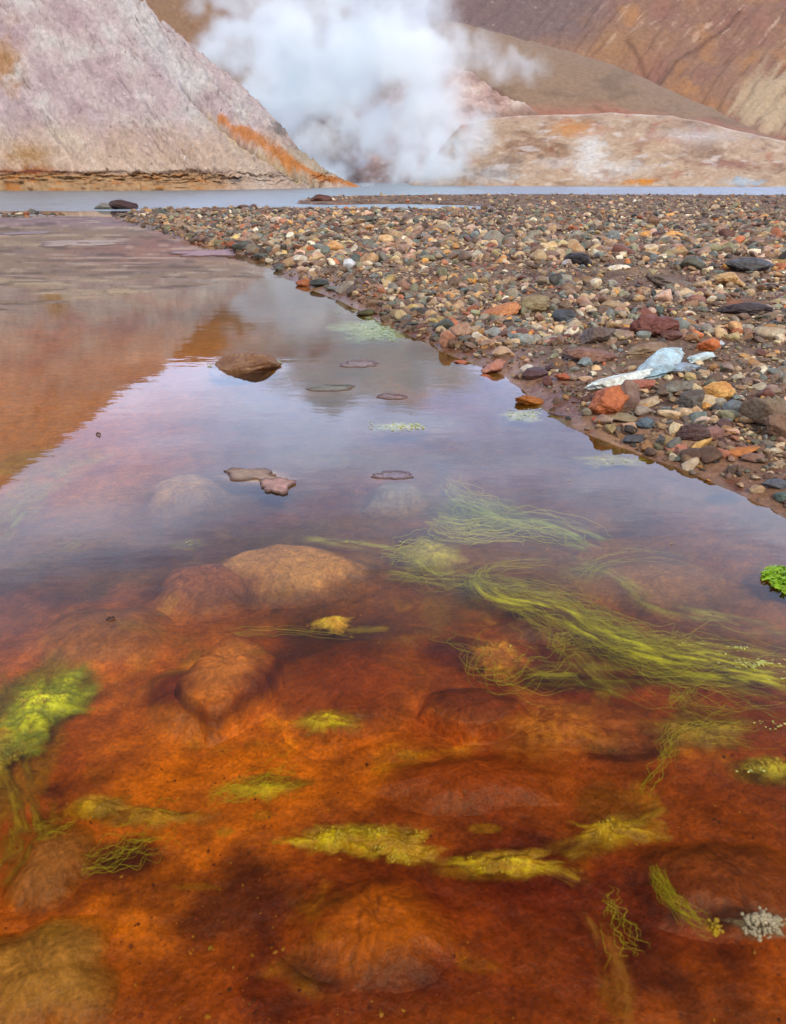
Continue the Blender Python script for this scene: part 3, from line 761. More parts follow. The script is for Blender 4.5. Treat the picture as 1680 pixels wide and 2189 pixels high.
# notable stones: x, y, width, height, depth ratio, turn, angularity, colour, label, short name
HERO = [
    (1142, 652, 74, 44, .8, 10, .15, (138, 124, 92), 'rounded olive-tan boulder on the gravel, smooth and egg-like', 'olive boulder'),
    (1312, 655, 46, 24, .8, 0, .3, (164, 140, 106), 'small domed tan stone right of the olive boulder', 'domed tan stone'),
    (1070, 668, 78, 26, .6, 25, .5, (180, 120, 76), 'low orange-tan stone leaning against the olive boulder', 'orange-tan stone'),
    (1208, 676, 48, 26, .8, -10, .3, (72, 78, 86), 'dark blue-grey stone just right of the olive boulder', 'blue-grey stone'),
    (1238, 557, 52, 30, .9, 20, .4, (48, 44, 46), 'near-black knobbly boulder far back on the gravel', 'black boulder'),
    (1215, 562, 26, 14, .8, 20, .5, (178, 168, 164), 'pale stone touching the left side of the black boulder', 'pale stone'),
    (1322, 573, 42, 12, .7, 5, .8, (222, 214, 196), 'flat white block between two dark boulders', 'white block'),
    (1340, 563, 14, 16, .8, 5, .5, (196, 124, 70), 'small orange stone behind the flat white block', 'orange chip'),
    (1477, 566, 52, 32, .9, 0, .15, (92, 92, 80), 'rounded grey-green boulder at the back of the gravel', 'grey-green boulder'),
    (1600, 568, 96, 30, .8, 0, .3, (78, 78, 80), 'low wide dark grey boulder at the back of the gravel', 'wide grey boulder'),
    (1562, 600, 62, 28, .8, 0, .6, (190, 156, 106), 'layered yellowish stone in front of the wide grey boulder', 'yellowish stone'),
    (1662, 562, 36, 14, .7, 0, .4, (150, 120, 50), 'mustard stone beside the wide grey boulder', 'mustard stone'),
    (1595, 661, 96, 18, .5, -8, .5, (66, 58, 60), 'long flat charcoal slab lying on orange soil', 'charcoal slab'),
    (1430, 606, 90, 26, .6, -20, .5, (112, 100, 90), 'dull brown slanting stone on the rear gravel', 'slanting stone'),
    (1488, 640, 32, 18, .8, 0, .3, (150, 110, 96), 'reddish-brown stone left of the charcoal slab', 'reddish stone'),
    (1275, 716, 76, 44, .8, 10, .4, (104, 92, 86), 'grey-brown boulder under a pair of pale slabs', 'grey-brown boulder'),
    (1318, 714, 72, 24, .7, 18, .9, (150, 134, 114), 'beige slab resting on the right of the grey-brown boulder', 'beige slab'),
    (1330, 692, 42, 18, .7, 12, .95, (158, 144, 124), 'upper beige block with a crack under it, topmost of the stack', 'beige block'),
    (1405, 700, 100, 46, .8, 0, .25, (112, 66, 54), 'wide low red-brown boulder half buried in gravel', 'red-brown boulder'),
    (1432, 718, 44, 22, .8, 0, .3, (104, 70, 64), 'maroon stone at the foot of the red-brown boulder', 'maroon stone'),
    (986, 703, 50, 30, .8, 30, .8, (164, 134, 112), 'angular beige-brown stone near the water above the green scum', 'angular beige stone'),
    (958, 727, 34, 36, .8, 0, .6, (168, 122, 96), 'upright reddish-beige stone at the water edge', 'upright stone'),
    (1022, 719, 24, 18, .8, 0, .6, (206, 196, 176), 'small white chunk close to the pool edge', 'white chunk'),
    (1056, 713, 38, 24, .8, 10, .6, (130, 132, 130), 'grey angular stone right of the small white chunk', 'grey angular stone'),
    (1118, 726, 40, 26, .8, -20, .5, (144, 152, 146), 'light blue-grey rounded stone on the bank', 'light blue-grey stone'),
    (1076, 752, 44, 22, .8, 0, .7, (182, 154, 124), 'pale beige block near the pool edge', 'pale beige block'),
    (1262, 760, 100, 30, .7, 0, .15, (128, 92, 74), 'smooth brown hump of mud-coated stone under the stacked slabs', 'smooth brown hump'),
    (1250, 776, 30, 18, .8, 0, .4, (128, 146, 150), 'small bluish stone on the smooth brown hump', 'small bluish stone'),
    (1128, 791, 28, 20, .8, 10, .9, (196, 190, 178), 'small white wedge leaning on a purple stone', 'white wedge'),
    (1146, 798, 52, 26, .8, 0, .3, (84, 60, 62), 'purple-brown stone beside the small white wedge', 'purple stone'),
    (1055, 786, 52, 24, .7, 30, .7, (170, 116, 96), 'pinkish slanting stone near the pool edge', 'pinkish stone'),
    (1205, 806, 34, 18, .8, 0, .4, (160, 90, 56), 'rust-coloured stone between pool and long bluish slab', 'rust stone'),
    (1250, 809, 28, 14, .8, 0, .6, (190, 160, 130), 'cream stone left of the tip of the long bluish slab', 'cream stone'),
    (1390, 752, 92, 34, .6, 20, .7, (140, 118, 92), 'brown block behind the long bluish-white slab', 'brown block'),
    (1512, 738, 46, 30, .8, 0, .6, (184, 106, 56), 'bright orange stone above the bluish-white slabs', 'bright orange stone'),
    (1478, 724, 34, 18, .8, 0, .4, (134, 96, 60), 'ochre-brown stone left of the bright orange stone', 'ochre-brown stone'),
    (1540, 738, 16, 20, .8, 30, .7, (190, 204, 214), 'small bluish-white chip right of the bright orange stone', 'bluish chip'),
    (1326, 812, 120, 16, .5, 18, .8, (208, 218, 214), 'long pointed bluish-white slab, the lowest toward the pool', 'long bluish slab'),
    (1408, 776, 140, 34, .55, 27, .85, (176, 204, 216), 'largest bluish-white layered slab on the bank', 'bluish-white slab'),
    (1500, 765, 62, 13, .6, 10, .85, (190, 210, 212), 'thin bluish-white plate at the upper end of the big slab', 'bluish plate'),
    (1452, 786, 76, 20, .6, 15, .7, (146, 166, 184), 'blue-grey layered block under the largest bluish-white slab', 'blue-grey block'),
    (1396, 798, 84, 20, .6, 15, .8, (150, 182, 196), 'pale blue slab below the largest bluish-white slab', 'pale blue slab'),
    (1308, 853, 90, 66, .8, 20, .8, (178, 104, 62), 'large broken orange-brown block at the lower bank', 'orange block'),
    (1347, 848, 44, 62, .8, 0, .8, (134, 112, 102), 'grey-brown side block fused to the right of the orange block', 'side block'),
    (1370, 822, 56, 28, .8, 0, .6, (152, 92, 72), 'reddish stone between the orange block and blue slabs', 'reddish block'),
    (1443, 829, 72, 34, .7, 15, .6, (118, 116, 106), 'dark grey-green block right of the reddish block', 'grey-green block'),
    (1476, 856, 56, 44, .8, 25, .5, (98, 92, 84), 'dark grey rounded slab leaning beside the yellow-orange block', 'leaning grey slab'),
    (1530, 842, 66, 46, .7, 15, .9, (206, 160, 92), 'jagged yellow-orange block on the right bank', 'yellow-orange block'),
    (1568, 869, 46, 36, .8, 30, .6, (104, 112, 116), 'slate-blue stone beneath the yellow-orange block', 'slate-blue stone'),
    (1640, 885, 96, 70, .8, -25, .8, (122, 106, 86), 'largest flat brown boulder at the right edge', 'flat brown boulder'),
    (1670, 916, 70, 50, .7, -20, .5, (128, 102, 82), 'brown slab in front of the largest flat brown boulder', 'brown slab'),
    (1386, 860, 62, 18, .6, 20, .7, (176, 156, 122), 'long pale yellowish stone between orange block and grey slab', 'pale long stone'),
    (1372, 880, 42, 22, .8, 0, .4, (146, 136, 122), 'rounded grey-tan stone below the pale long stone', 'grey-tan stone'),
    (1340, 892, 62, 16, .6, -8, .6, (138, 122, 94), 'flat khaki stone below the large orange block', 'khaki stone'),
    (1381, 903, 36, 30, .8, -20, .4, (86, 98, 106), 'steel-blue pebble right of the flat khaki stone', 'steel-blue pebble'),
    (1345, 912, 36, 20, .8, 10, .6, (178, 146, 118), 'beige wedge pebble near the water', 'beige wedge'),
    (1280, 896, 24, 12, .8, 0, .5, (190, 88, 50), 'tiny vivid orange pebble below the large orange block', 'vivid orange pebble'),
    (1436, 886, 52, 18, .6, -12, .7, (204, 178, 138), 'cream and yellow elongated stone on the lower bank', 'cream-yellow stone'),
    (1446, 920, 30, 30, .8, 40, .8, (216, 192, 148), 'upright cream flake beside a maroon boulder', 'cream flake'),
    (1482, 925, 60, 36, .8, 10, .3, (84, 62, 58), 'dark maroon boulder on the lower bank', 'maroon boulder'),
    (1525, 928, 38, 30, .8, 0, .2, (134, 98, 88), 'rosy-brown rounded stone right of the maroon boulder', 'rosy stone'),
    (1358, 938, 58, 20, .6, 0, .3, (76, 78, 84), 'dark slate stone lying half in the water', 'dark slate stone'),
    (1450, 961, 46, 22, .7, -10, .05, (170, 112, 92), 'smooth reddish oval pebble in wet mud', 'reddish oval'),
    (1505, 946, 74, 8, .25, 14, .8, (190, 150, 84), 'thin yellow sliver of stone lying aslant', 'yellow sliver'),
    (1592, 964, 60, 26, .7, 22, .6, (180, 116, 62), 'orange-brown long stone near the right edge', 'orange-brown stone'),
    (1542, 974, 42, 26, .8, 0, .6, (166, 110, 84), 'pinkish-orange stone left of the orange-brown stone', 'pinkish-orange stone'),
    (1612, 980, 44, 20, .8, 0, .4, (134, 104, 88), 'dull brown stone right of the orange-brown stone', 'dull brown stone'),
    (1664, 1036, 66, 20, .6, -5, .6, (86, 88, 96), 'dark slate sitting at the right edge above the shore', 'edge slate'),
    (1674, 1062, 36, 24, .8, 0, .3, (80, 94, 84), 'dark green stone below the slate at the right edge', 'dark green stone'),
    (652, 604, 36, 16, .8, 0, .3, (158, 96, 58), 'orange boulder at the upper tip of the shoreline', 'orange tip stone'),
    (682, 606, 40, 16, .8, 0, .3, (60, 66, 60), 'dark green-black boulder at the upper tip of the shoreline', 'green-black boulder'),
    (786, 668, 44, 14, .7, 0, .3, (78, 74, 38), 'mossy dark olive stone standing in the shallows', 'mossy stone'),
    (735, 616, 34, 22, .8, 30, .5, (130, 124, 112), 'grey stone near the upper shoreline', 'grey shore stone'),
    (742, 566, 30, 20, .8, 30, .9, (200, 204, 208), 'bright white-blue chip on the upper gravel', 'white-blue chip'),
    (266, 440, 46, 15, .7, 0, .3, (70, 48, 44), 'dark maroon boulder standing in the milky river', 'river boulder'),
    (222, 443, 28, 10, .7, 0, .3, (120, 118, 110), 'grey stone in the river left of the maroon boulder', 'grey river stone'),
    (686, 428, 34, 14, .8, 0, .3, (92, 58, 48), 'reddish-brown boulder at the left tip of the gravel islet', 'islet boulder'),
    (522, 443, 28, 12, .8, 0, .3, (100, 78, 66), 'brown boulder at the river side of the gravel', 'river side stone'),
    (1128, 858, 60, 22, .5, -10, .8, (150, 88, 22), 'flat brown-orange wedge standing in for a dark bank reflection at the pool edge', 'shallow wedge'),  # stone shape added in place of a dark bank reflection on the water
    (1040, 808, 26, 12, .6, -30, .8, (160, 90, 50), 'little brown-orange shard at the pool edge', 'little shard'),
    (985, 775, 30, 10, .6, -10, .8, (168, 98, 70), 'reddish-orange shard lying at the pool edge', 'reddish shard'),
]


def rock_obj(name, seed, loc, size, rotz, ang, col, sub=4, tilt=0.0, tilt2=0.0, m=None, rough=.05, mesh=None):
    if mesh is None:
        V, F = rock_shape(seed, sub, ang, rough)
        mesh = mesh_np(name, V, F, None, True, (m or M_rock,))
        mx = np.abs(V).max(0)
    else:
        mx = np.ones(3)
    o = link(name, mesh)
    o.scale = (size[0] / mx[0], size[1] / mx[1], size[2] / mx[2])
    o.rotation_euler = (tilt, tilt2, rotz)
    o.location = loc
    o.color = (*[float(c) for c in lin(col)], 1) if np.max(col) > 1.01 else (*[float(c) for c in col], 1)
    return o


SLAB = {'long bluish slab': (20, 8, 1.15), 'bluish-white slab': (48, 10, 1.25), 'pale blue slab': (30, 8, 1.2), 'bluish plate': (30, 5, 1.15), 'yellow sliver': (38, 6, 1.15), 'pale long stone': (30, 8, 1.15)}
HL = []
for i, (x, y, w, h, dr, turn, ang, col, label, short) in enumerate(HERO):
    X, Y, Z = G(x, y + h * .42)
    dist = math.sqrt(X * X + Y * Y + (CAMH - Z) ** 2)
    ax = math.hypot(*[float(v) for v in (ray(x, y)[0] * 1.0, 1.0)])
    ru = math.sqrt(sum(float(v) ** 2 for v in ray(x, y)))
    k = dist / FPX / ru * 1.0 * ru ** 0 * 1.0
    k = dist / (FPX * ru)                         # metres per measuring unit there
    sx = w * k / 2 * 1.20
    depth = sx * dr
    e = math.asin(min(1, (CAMH - Z) / dist))
    vert = h * k * 1.34
    sz = max((vert - 2 * depth * math.sin(e) * .55) / (2 * math.cos(e)), sx * 0.26)
    Zc = max(Z, -0.02) + sz * .55
    X2, Y2 = P(x, y, Zc)
    X, Y = float(X2), float(Y2)
    o = rock_obj('stone', 100 + i * 3, (X, Y, Zc), (sx, depth, sz), math.radians(SLAB[short][0] if short in SLAB else turn * .6), ang, col, 5 if w > 55 else 4, 0, -math.radians(SLAB[short][1] if short in SLAB else turn * .5), rough=.16)
    if short in SLAB: o.scale = (o.scale[0] * SLAB[short][2], o.scale[1] * .8, o.scale[2] * .8)
    tag(o, label, 'boulder' if 'boulder' in label else ('pebble' if 'pebble' in label else 'stone'))
    HL.append((x, y, short))

# the mossy rock standing in the pool
def mossy():
    V, F = rock_shape(2024, 5, .25, .10)
    mx = np.abs(V).max(0); V = V / mx
    V[:, 2] += -.35 * V[:, 0] * (V[:, 0] < 0) * -1 * .6
    n = fbm(V[:, 0] * 9, V[:, 1] * 9, V[:, 2] * 9, 3)
    V *= (1 + .05 * n)[:, None]
    C = np.tile(lin((124, 92, 68)), (len(V), 1)); C = mixc(C, lin((164, 132, 90)), ss(0, .5, n) * .8)
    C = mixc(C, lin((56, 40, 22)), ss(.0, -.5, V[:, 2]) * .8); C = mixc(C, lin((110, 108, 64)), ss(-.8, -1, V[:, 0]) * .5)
    X, Y = on_bed(524, 785, 0.0)
    k = math.hypot(Y, CAMH) / FPX
    o = link('rock', mesh_np('rock', V, F, C, True, (M_gravel,)))
    o.scale = (80 * k, 46 * k, 34 * k); o.rotation_euler = (0, math.radians(-7), math.radians(5)); o.location = (X - .01, Y + .03, -.004)
    tag(o, 'brown moss-covered rock rising alone out of the pool', 'rock')


mossy()

# ------------------------------------------------------------------ submerged rocks in the bed
def bed_mat():
    m, nt, b, out = mat('sediment_coated_rock')
    at = N(nt, 'ShaderNodeAttribute', attribute_name='col')
    c, f, mp = tinted(nt, at.outputs['Color'], 3.0, 0.8, 1.2, 5)
    geo = N(nt, 'ShaderNodeNewGeometry')
    nz = N(nt, 'ShaderNodeTexNoise', Scale=140.0, Detail=4.0, Roughness=0.7)
    nt.links.new(geo.outputs['Position'], nz.inputs['Vector'])
    mr = N(nt, 'ShaderNodeMapRange')
    mr.inputs['From Min'].default_value = 0.3; mr.inputs['From Max'].default_value = 0.7
    mr.inputs['To Min'].default_value = 0.78; mr.inputs['To Max'].default_value = 1.22
    nt.links.new(nz.outputs['Fac'], mr.inputs['Value'])
    vm = N(nt, 'ShaderNodeVectorMath', operation='SCALE')
    nt.links.new(c, vm.inputs[0]); nt.links.new(mr.outputs[0], vm.inputs['Scale'])
    nt.links.new(vm.outputs[0], b.inputs['Base Color'])
    b.inputs['Roughness'].default_value = 0.8
    bump(nt, b, nz.outputs['Fac'], 0.5, 0.004)
    return m


M_bed = bed_mat()
SUB = [  # x, y, half width, half height, top z, top colour with sunlight painted in, side colour with shade painted in, label, angularity
    (600, 1195, 160, 50, -.030, (214, 148, 104), (150, 76, 40), 'broad pale salmon slab lying under clear water', .5),
    (430, 1230, 110, 44, -.045, (170, 100, 70), (128, 62, 40), 'low reddish slab touching the left of the pale salmon slab', .6),
    (478, 1425, 80, 74, -.022, (226, 128, 66), (110, 36, 8), 'flat-topped orange rock with a speckled top under the pool', .95),
    (430, 1470, 130, 66, -.055, (132, 50, 20), (88, 30, 12), 'darker red rock around the foot of the flat-topped rock', .4),
    (1010, 1500, 96, 40, -.045, (128, 54, 26), (92, 30, 16), 'dark red flat slab in the middle of the pool bed', .7),
    (740, 1460, 150, 90, -.070, (150, 62, 20), (110, 40, 10), 'large smooth rust mound right of the flat-topped rock', .2),
    (1410, 1235, 160, 52, -.035, (156, 104, 74), (112, 66, 48), 'wide brownish-pink submerged slab behind the algae strands', .3),
    (1300, 1540, 150, 60, -.065, (140, 66, 30), (96, 42, 20), 'brown mound under the water below the algae strands', .3),
    (810, 1985, 165, 120, -.066, (190, 92, 14), (140, 56, 8), 'speckled orange boulder in front of the yellow algae cushion', .5),
    (1580, 1880, 170, 100, -.060, (124, 56, 30), (92, 36, 24), 'dark red cracked boulder at the lower right of the pool', .6),
    (390, 1030, 80, 30, -.022, (180, 134, 112), (140, 92, 76), 'pinkish slab left of the flaky mud islet', .4),
    (100, 1840, 80, 90, -.060, (160, 96, 60), (110, 60, 30), 'pale brown rounded stone near the left of the pool bed', .3),
    (60, 2090, 170, 130, -.060, (176, 118, 66), (110, 60, 30), 'palest rounded boulder in the lower left corner', .2),
    (210, 1340, 130, 60, -.055, (150, 90, 56), (120, 62, 36), 'dull reddish mound above the green algae clump', .3),
    (1000, 1660, 200, 60, -.085, (156, 64, 8), (120, 46, 6), 'smooth bright rust mound above the yellow algae cushion', .2),
    (1180, 1330, 110, 30, -.06, (130, 78, 46), (96, 52, 36), 'olive-brown stone under the fork of the algae strands', .3),
    (850, 1040, 60, 20, -.012, (130, 112, 124), (110, 90, 96), 'grey-violet slab just under the surface right of the mud islet', .4),
]
def bed_extent(x, y, hw, hh, z):
    X, Y = on_bed(x, y, z); Xr, _ = on_bed(x + hw, y, z); _, Ya = on_bed(x, y - hh, z); _, Yb = on_bed(x, y + hh, z)
    return X, (Ya + Yb) / 2, Xr - X, (Ya - Yb) / 2


def dome(x, y, hw, hh, zt, seed, ang, reach=1.35, nth=260, nr=80, lump=.008, hem=.7, ragged=.25):
    """a low stone or cushion that rises out of the bed; returns world coordinates, the outline distance q and faces"""
    X, Y, rx, ry = bed_extent(x, y, hw, hh, zt)
    t = np.linspace(0, 2 * PI, nth, endpoint=False); r = np.concatenate([[0.004], np.linspace(.03, reach, nr)])
    ou = 1 + ragged * fbm(np.cos(t) * 1.4 + seed, np.sin(t) * 1.4, seed * .37, 4 if ragged > .4 else 1)
    if ang > .4:
        rg = np.random.default_rng(seed); an = np.sort(rg.uniform(0, 2 * PI, 6)); dd = rg.uniform(.78, 1.0, 6)
        pol = np.min(dd[None] / np.maximum(np.cos(t[:, None] - an[None]), .25), 1)
        ou = ou * (1 - .7 * ang) + .7 * ang * np.minimum(pol, 1.25)
    T, R = np.meshgrid(t, r)
    xx = X + np.cos(T) * R * rx; yy = Y + np.sin(T) * R * ry
    x_, y_ = xx.ravel(), yy.ravel()
    q = (R / ou[None]).ravel()
    q = q + .24 * fbm(x_ * 9, y_ * 9, seed, 3)
    g = ground_h(x_, y_)
    m_ = ss(1.25, hem, q)
    top = zt + lump * 1.6 * fbm(x_ * 9, y_ * 9, seed, 4)  - .012 * np.clip(q, 0, 1) ** 2
    z_ = (g - .0015) * (1 - m_) + np.maximum(top, g + .001) * m_
    n = nth; F = []
    for k in range(len(r) - 1):
        a = k * n + np.arange(n); b_ = k * n + (np.arange(n) + 1) % n
        F.append(np.stack([a, a + n, b_ + n, b_], 1))
    return x_, y_, np.minimum(z_, -.002), q, np.concatenate(F)


for i, (x, y, hw, hh, zt, ct, cs, label, ang) in enumerate(SUB):
    zt = max(zt * (.62 if y < 1500 else .78), -.052)
    if ang < .45: zt -= .006
    x_, y_, z_, q, F = dome(x, y, hw * 1.12, hh * 1.12, zt, 500 + i * 7, ang, hem=.84 if ang > .6 else .45, lump=.006)
    C0 = bedcol(x_, y_)
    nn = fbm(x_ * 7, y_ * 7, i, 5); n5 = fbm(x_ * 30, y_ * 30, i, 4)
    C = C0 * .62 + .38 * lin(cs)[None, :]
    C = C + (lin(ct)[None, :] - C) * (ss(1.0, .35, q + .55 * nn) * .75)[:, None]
    C = mixc(C, lin((150, 104, 12)), ss(.25, .6, fbm(x_ * 11, y_ * 11, 4 + i, 4)) * .45)
    C = C * (1 + .25 * n5)[:, None]
    C = mixc(C, lin((60, 22, 8)), ss(.4, .6, pn(x_ * 75, y_ * 75, i) + .2 * nn) * .45)
    if ang > .45:
        C = mixc(C, lin((56, 20, 10)), np.exp(-(np.abs(fbm(x_ * 5 + i * 3, y_ * 5, 2, 4)) / .012) ** 2) * .4)
    C = C + (C0 - C) * ss(.75, 1.15, q)[:, None]
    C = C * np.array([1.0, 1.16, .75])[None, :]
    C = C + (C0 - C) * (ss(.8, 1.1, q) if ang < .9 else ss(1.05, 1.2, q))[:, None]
    if ang > .9: C = mixc(C, lin((60, 16, 4)), np.exp(-((q - .98) / .10) ** 2) * .7)  # shadow band painted round the foot of the sharp-edged rock
    X, Y, rx, ry = bed_extent(x, y, hw, hh, zt)
    V = np.stack([x_ - X, y_ - Y, z_ - zt], 1)
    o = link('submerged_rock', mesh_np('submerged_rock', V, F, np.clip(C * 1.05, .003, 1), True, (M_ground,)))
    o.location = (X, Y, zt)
    tag(o, label, 'rock')

def film_mat():
    m, nt, b, out = mat('algae_film')
    at = N(nt, 'ShaderNodeAttribute', attribute_name='col')
    c, f, mp = tinted(nt, at.outputs['Color'], 60, .7, 1.3, 6)
    nt.links.new(c, b.inputs['Base Color']); b.inputs['Roughness'].default_value = .45
    nt.links.new(at.outputs['Alpha'], b.inputs['Alpha'])
    bump(nt, b, f, .6, .006)
    return m


M_film = film_mat()


# mud flakes and thin crusts that just break the surface
def flake(x, y, hw, hh, turn, col, label, seed, z=.0015, th=.004, name='mud_flake', cat='mud flake', ragged=.7, am=.35):
    X, Y = on_bed(x, y, 0)
    Xr, _ = on_bed(x + hw, y, 0); _, Ya = on_bed(x, y - hh, 0); _, Yb = on_bed(x, y + hh, 0)
    rx, ry = Xr - X, (Ya - Yb) / 2
    n = 72; t = np.linspace(0, 2 * PI, n, endpoint=False)
    r = 1 + ragged * fbm(np.cos(t) * 1.3 + seed, np.sin(t) * 1.3, seed * .7, 4)
    rings = [(0.0, .6), (.45, .7), (.8, .3), (.93, 1.0), (1.0, .55), (.99, -1.5)]
    V = []; 
    for q, zz in rings:
        nz = .5 * fbm(np.cos(t) * q * 3 + seed, np.sin(t) * q * 3, 2, 3)
        V.append(np.stack([np.cos(t) * r * rx * q, np.sin(t) * r * ry * q, np.full(n, z) + th * (zz * .5 + nz * .4 * (q < .97))], 1))
    V = np.concatenate(V)
    F = []
    for k in range(len(rings) - 1):
        a = k * n + np.arange(n); b = k * n + (np.arange(n) + 1) % n
        F.append(np.stack([a, a + n, b + n, b], 1))
    F = np.concatenate(F)
    q = np.repeat([p for p, _ in rings], n)
    C = np.tile(lin(col), (len(V), 1)); rim = np.abs(q - .95) < .06
    C = mixc(C, lin((92, 64, 54)), rim * .8)
    C *= (1 + .5 * fbm(V[:, 0] * 60, V[:, 1] * 60, seed, 3))[:, None]
    al = np.where(rim, .85, np.clip(am + .5 * fbm(V[:, 0] * 25, V[:, 1] * 25, seed, 4), .05, 1))
    o = link(name, mesh_np(name, V, F, np.concatenate([np.clip(C, .01, 1), al[:, None]], 1), True, (M_film,)))
    o.location = (X, (Ya + Yb) / 2, 0); o.rotation_euler = (0, 0, math.radians(turn))
    return tag(o, label, cat)


flake(768, 778, 36, 7, 6, (156, 130, 128), 'thin pinkish mud flake floating right of the mossy rock', 1)
flake(714, 830, 50, 7, 3, (132, 138, 118), 'long grey-green flake of scum with pointed ends', 2)
flake(838, 848, 34, 5, -4, (140, 112, 112), 'narrow purplish mud flake in the open sky reflection', 3)
flake(590, 1038, 36, 16, 0, (160, 116, 96), 'cracked pink-brown mud islet standing just above the water', 4, z=.004, am=.95)
flake(545, 1018, 56, 11, -12, (150, 120, 92), 'ragged tan crust joined to the back of the mud islet', 5, z=.002, ragged=1.0, am=.8)
flake(840, 1016, 42, 8, 0, (150, 134, 146), 'pale violet film with a dark rim near the pool middle', 6)
flake(180, 521, 105, 9, 2, (150, 124, 98), 'long low mud shelf with a dark undercut rim on the left flats', 31, z=.008, th=.012, name='mud_shelf', cat='mud shelf', ragged=.5, am=1)
flake(60, 500, 60, 4, -2, (120, 96, 92), 'narrow purple-brown mud ridge at the far left of the flats', 32, z=.012, th=.014, name='mud_shelf', cat='mud shelf', ragged=.6, am=1)
flake(440, 545, 70, 7, 4, (140, 90, 76), 'reddish mud bar beside the tip of the gravel', 33, z=.012, th=.016, name='mud_shelf', cat='mud shelf', ragged=.9, am=1)
flake(238, 1324, 9, 3, 10, (60, 40, 30), 'tiny black chip floating over the reddish left bed', 7)
flake(210, 930, 5, 4, 30, (70, 50, 40), 'tiny dark chip at the edge of the dark reflection', 8)
flake(1218, 890, 40, 4, -16, (96, 64, 50), 'dark brown mud ledge at the shore below the orange block', 9, z=.006, am=1)

# ------------------------------------------------------------------ algae
def algae_mat(name, c0, c1, rough=.35, bs=.6, trans=.0, scale=120.0):
    m, nt, b, out = mat(name)
    geo = N(nt, 'ShaderNodeNewGeometry')
    nz = N(nt, 'ShaderNodeTexNoise', Scale=scale, Detail=5.0, Roughness=.7)
    nt.links.new(geo.outputs['Position'], nz.inputs['Vector'])
    rp = N(nt, 'ShaderNodeValToRGB')
    rp.color_ramp.elements[0].position = .35; rp.color_ramp.elements[0].color = (*lin(c0), 1)
    rp.color_ramp.elements[1].position = .65; rp.color_ramp.elements[1].color = (*lin(c1), 1)
    nt.links.new(nz.outputs['Fac'], rp.inputs['Fac']); nt.links.new(rp.outputs[0], b.inputs['Base Color'])
    b.inputs['Roughness'].default_value = rough
    b.inputs['Alpha'].default_value = 1 - trans
    bump(nt, b, nz.outputs['Fac'], bs, .004)
    return m


M_alg = algae_mat('algae_strand', (176, 178, 6), (226, 226, 30), .5, .3, .45)
M_algy = algae_mat('algae_cushion', (110, 96, 2), (178, 160, 14), .3, .8, .15)
M_algg = algae_mat('algae_green', (76, 100, 6), (156, 156, 14), .3, .8, .15)
M_algb = algae_mat('algae_bright', (100, 150, 6), (166, 204, 30), .4, 1.0, 0, 260)
M_scum = algae_mat('pale_scum', (140, 160, 130), (186, 196, 160), .5, .5, .35)
M_foamy = algae_mat('scum_fleck', (150, 154, 50), (196, 196, 110), .4, .4, 0)


def tubes(paths, rad, m, name, sides=4):
    Vs, Fs, o = [], [], 0
    for p, r in zip(paths, rad):
        p = np.asarray(p); n = len(p)
        tg = np.gradient(p, axis=0); tg /= np.linalg.norm(tg, axis=1)[:, None] + 1e-9
        up = np.array([0, 0, 1.0]); s = np.cross(tg, up); s /= np.linalg.norm(s, axis=1)[:, None] + 1e-9
        u = np.cross(s, tg)
        taper = np.sin(np.linspace(.12, PI - .12, n)) ** .5 * r
        a = np.arange(sides) / sides * 2 * PI
        V = p[:, None, :] + taper[:, None, None] * (np.cos(a)[None, :, None] * s[:, None, :] + np.sin(a)[None, :, None] * u[:, None, :])
        Vs.append(V.reshape(-1, 3))
        i = np.arange(n - 1)[:, None] * sides + np.arange(sides)[None, :]
        j = np.arange(n - 1)[:, None] * sides + (np.arange(sides)[None, :] + 1) % sides
        Fs.append(np.stack([i, j, j + sides, i + sides], -1).reshape(-1, 4) + o); o += n * sides
    return link(name, mesh_np(name, np.concatenate(Vs), np.concatenate(Fs), None, True, (m,)))


def smooth_path(pts, n):
    pts = np.asarray(pts, float)
    k = len(pts); t = np.linspace(0, k - 1, n); i = np.clip(t.astype(int), 0, k - 2); f = t - i
    p0 = pts[np.maximum(i - 1, 0)]; p1 = pts[i]; p2 = pts[i + 1]; p3 = pts[np.minimum(i + 2, k - 1)]
    f = f[:, None]
    return .5 * ((2 * p1) + (-p0 + p2) * f + (2 * p0 - 5 * p1 + 4 * p2 - p3) * f ** 2 + (-p0 + 3 * p1 - 3 * p2 + p3) * f ** 3)


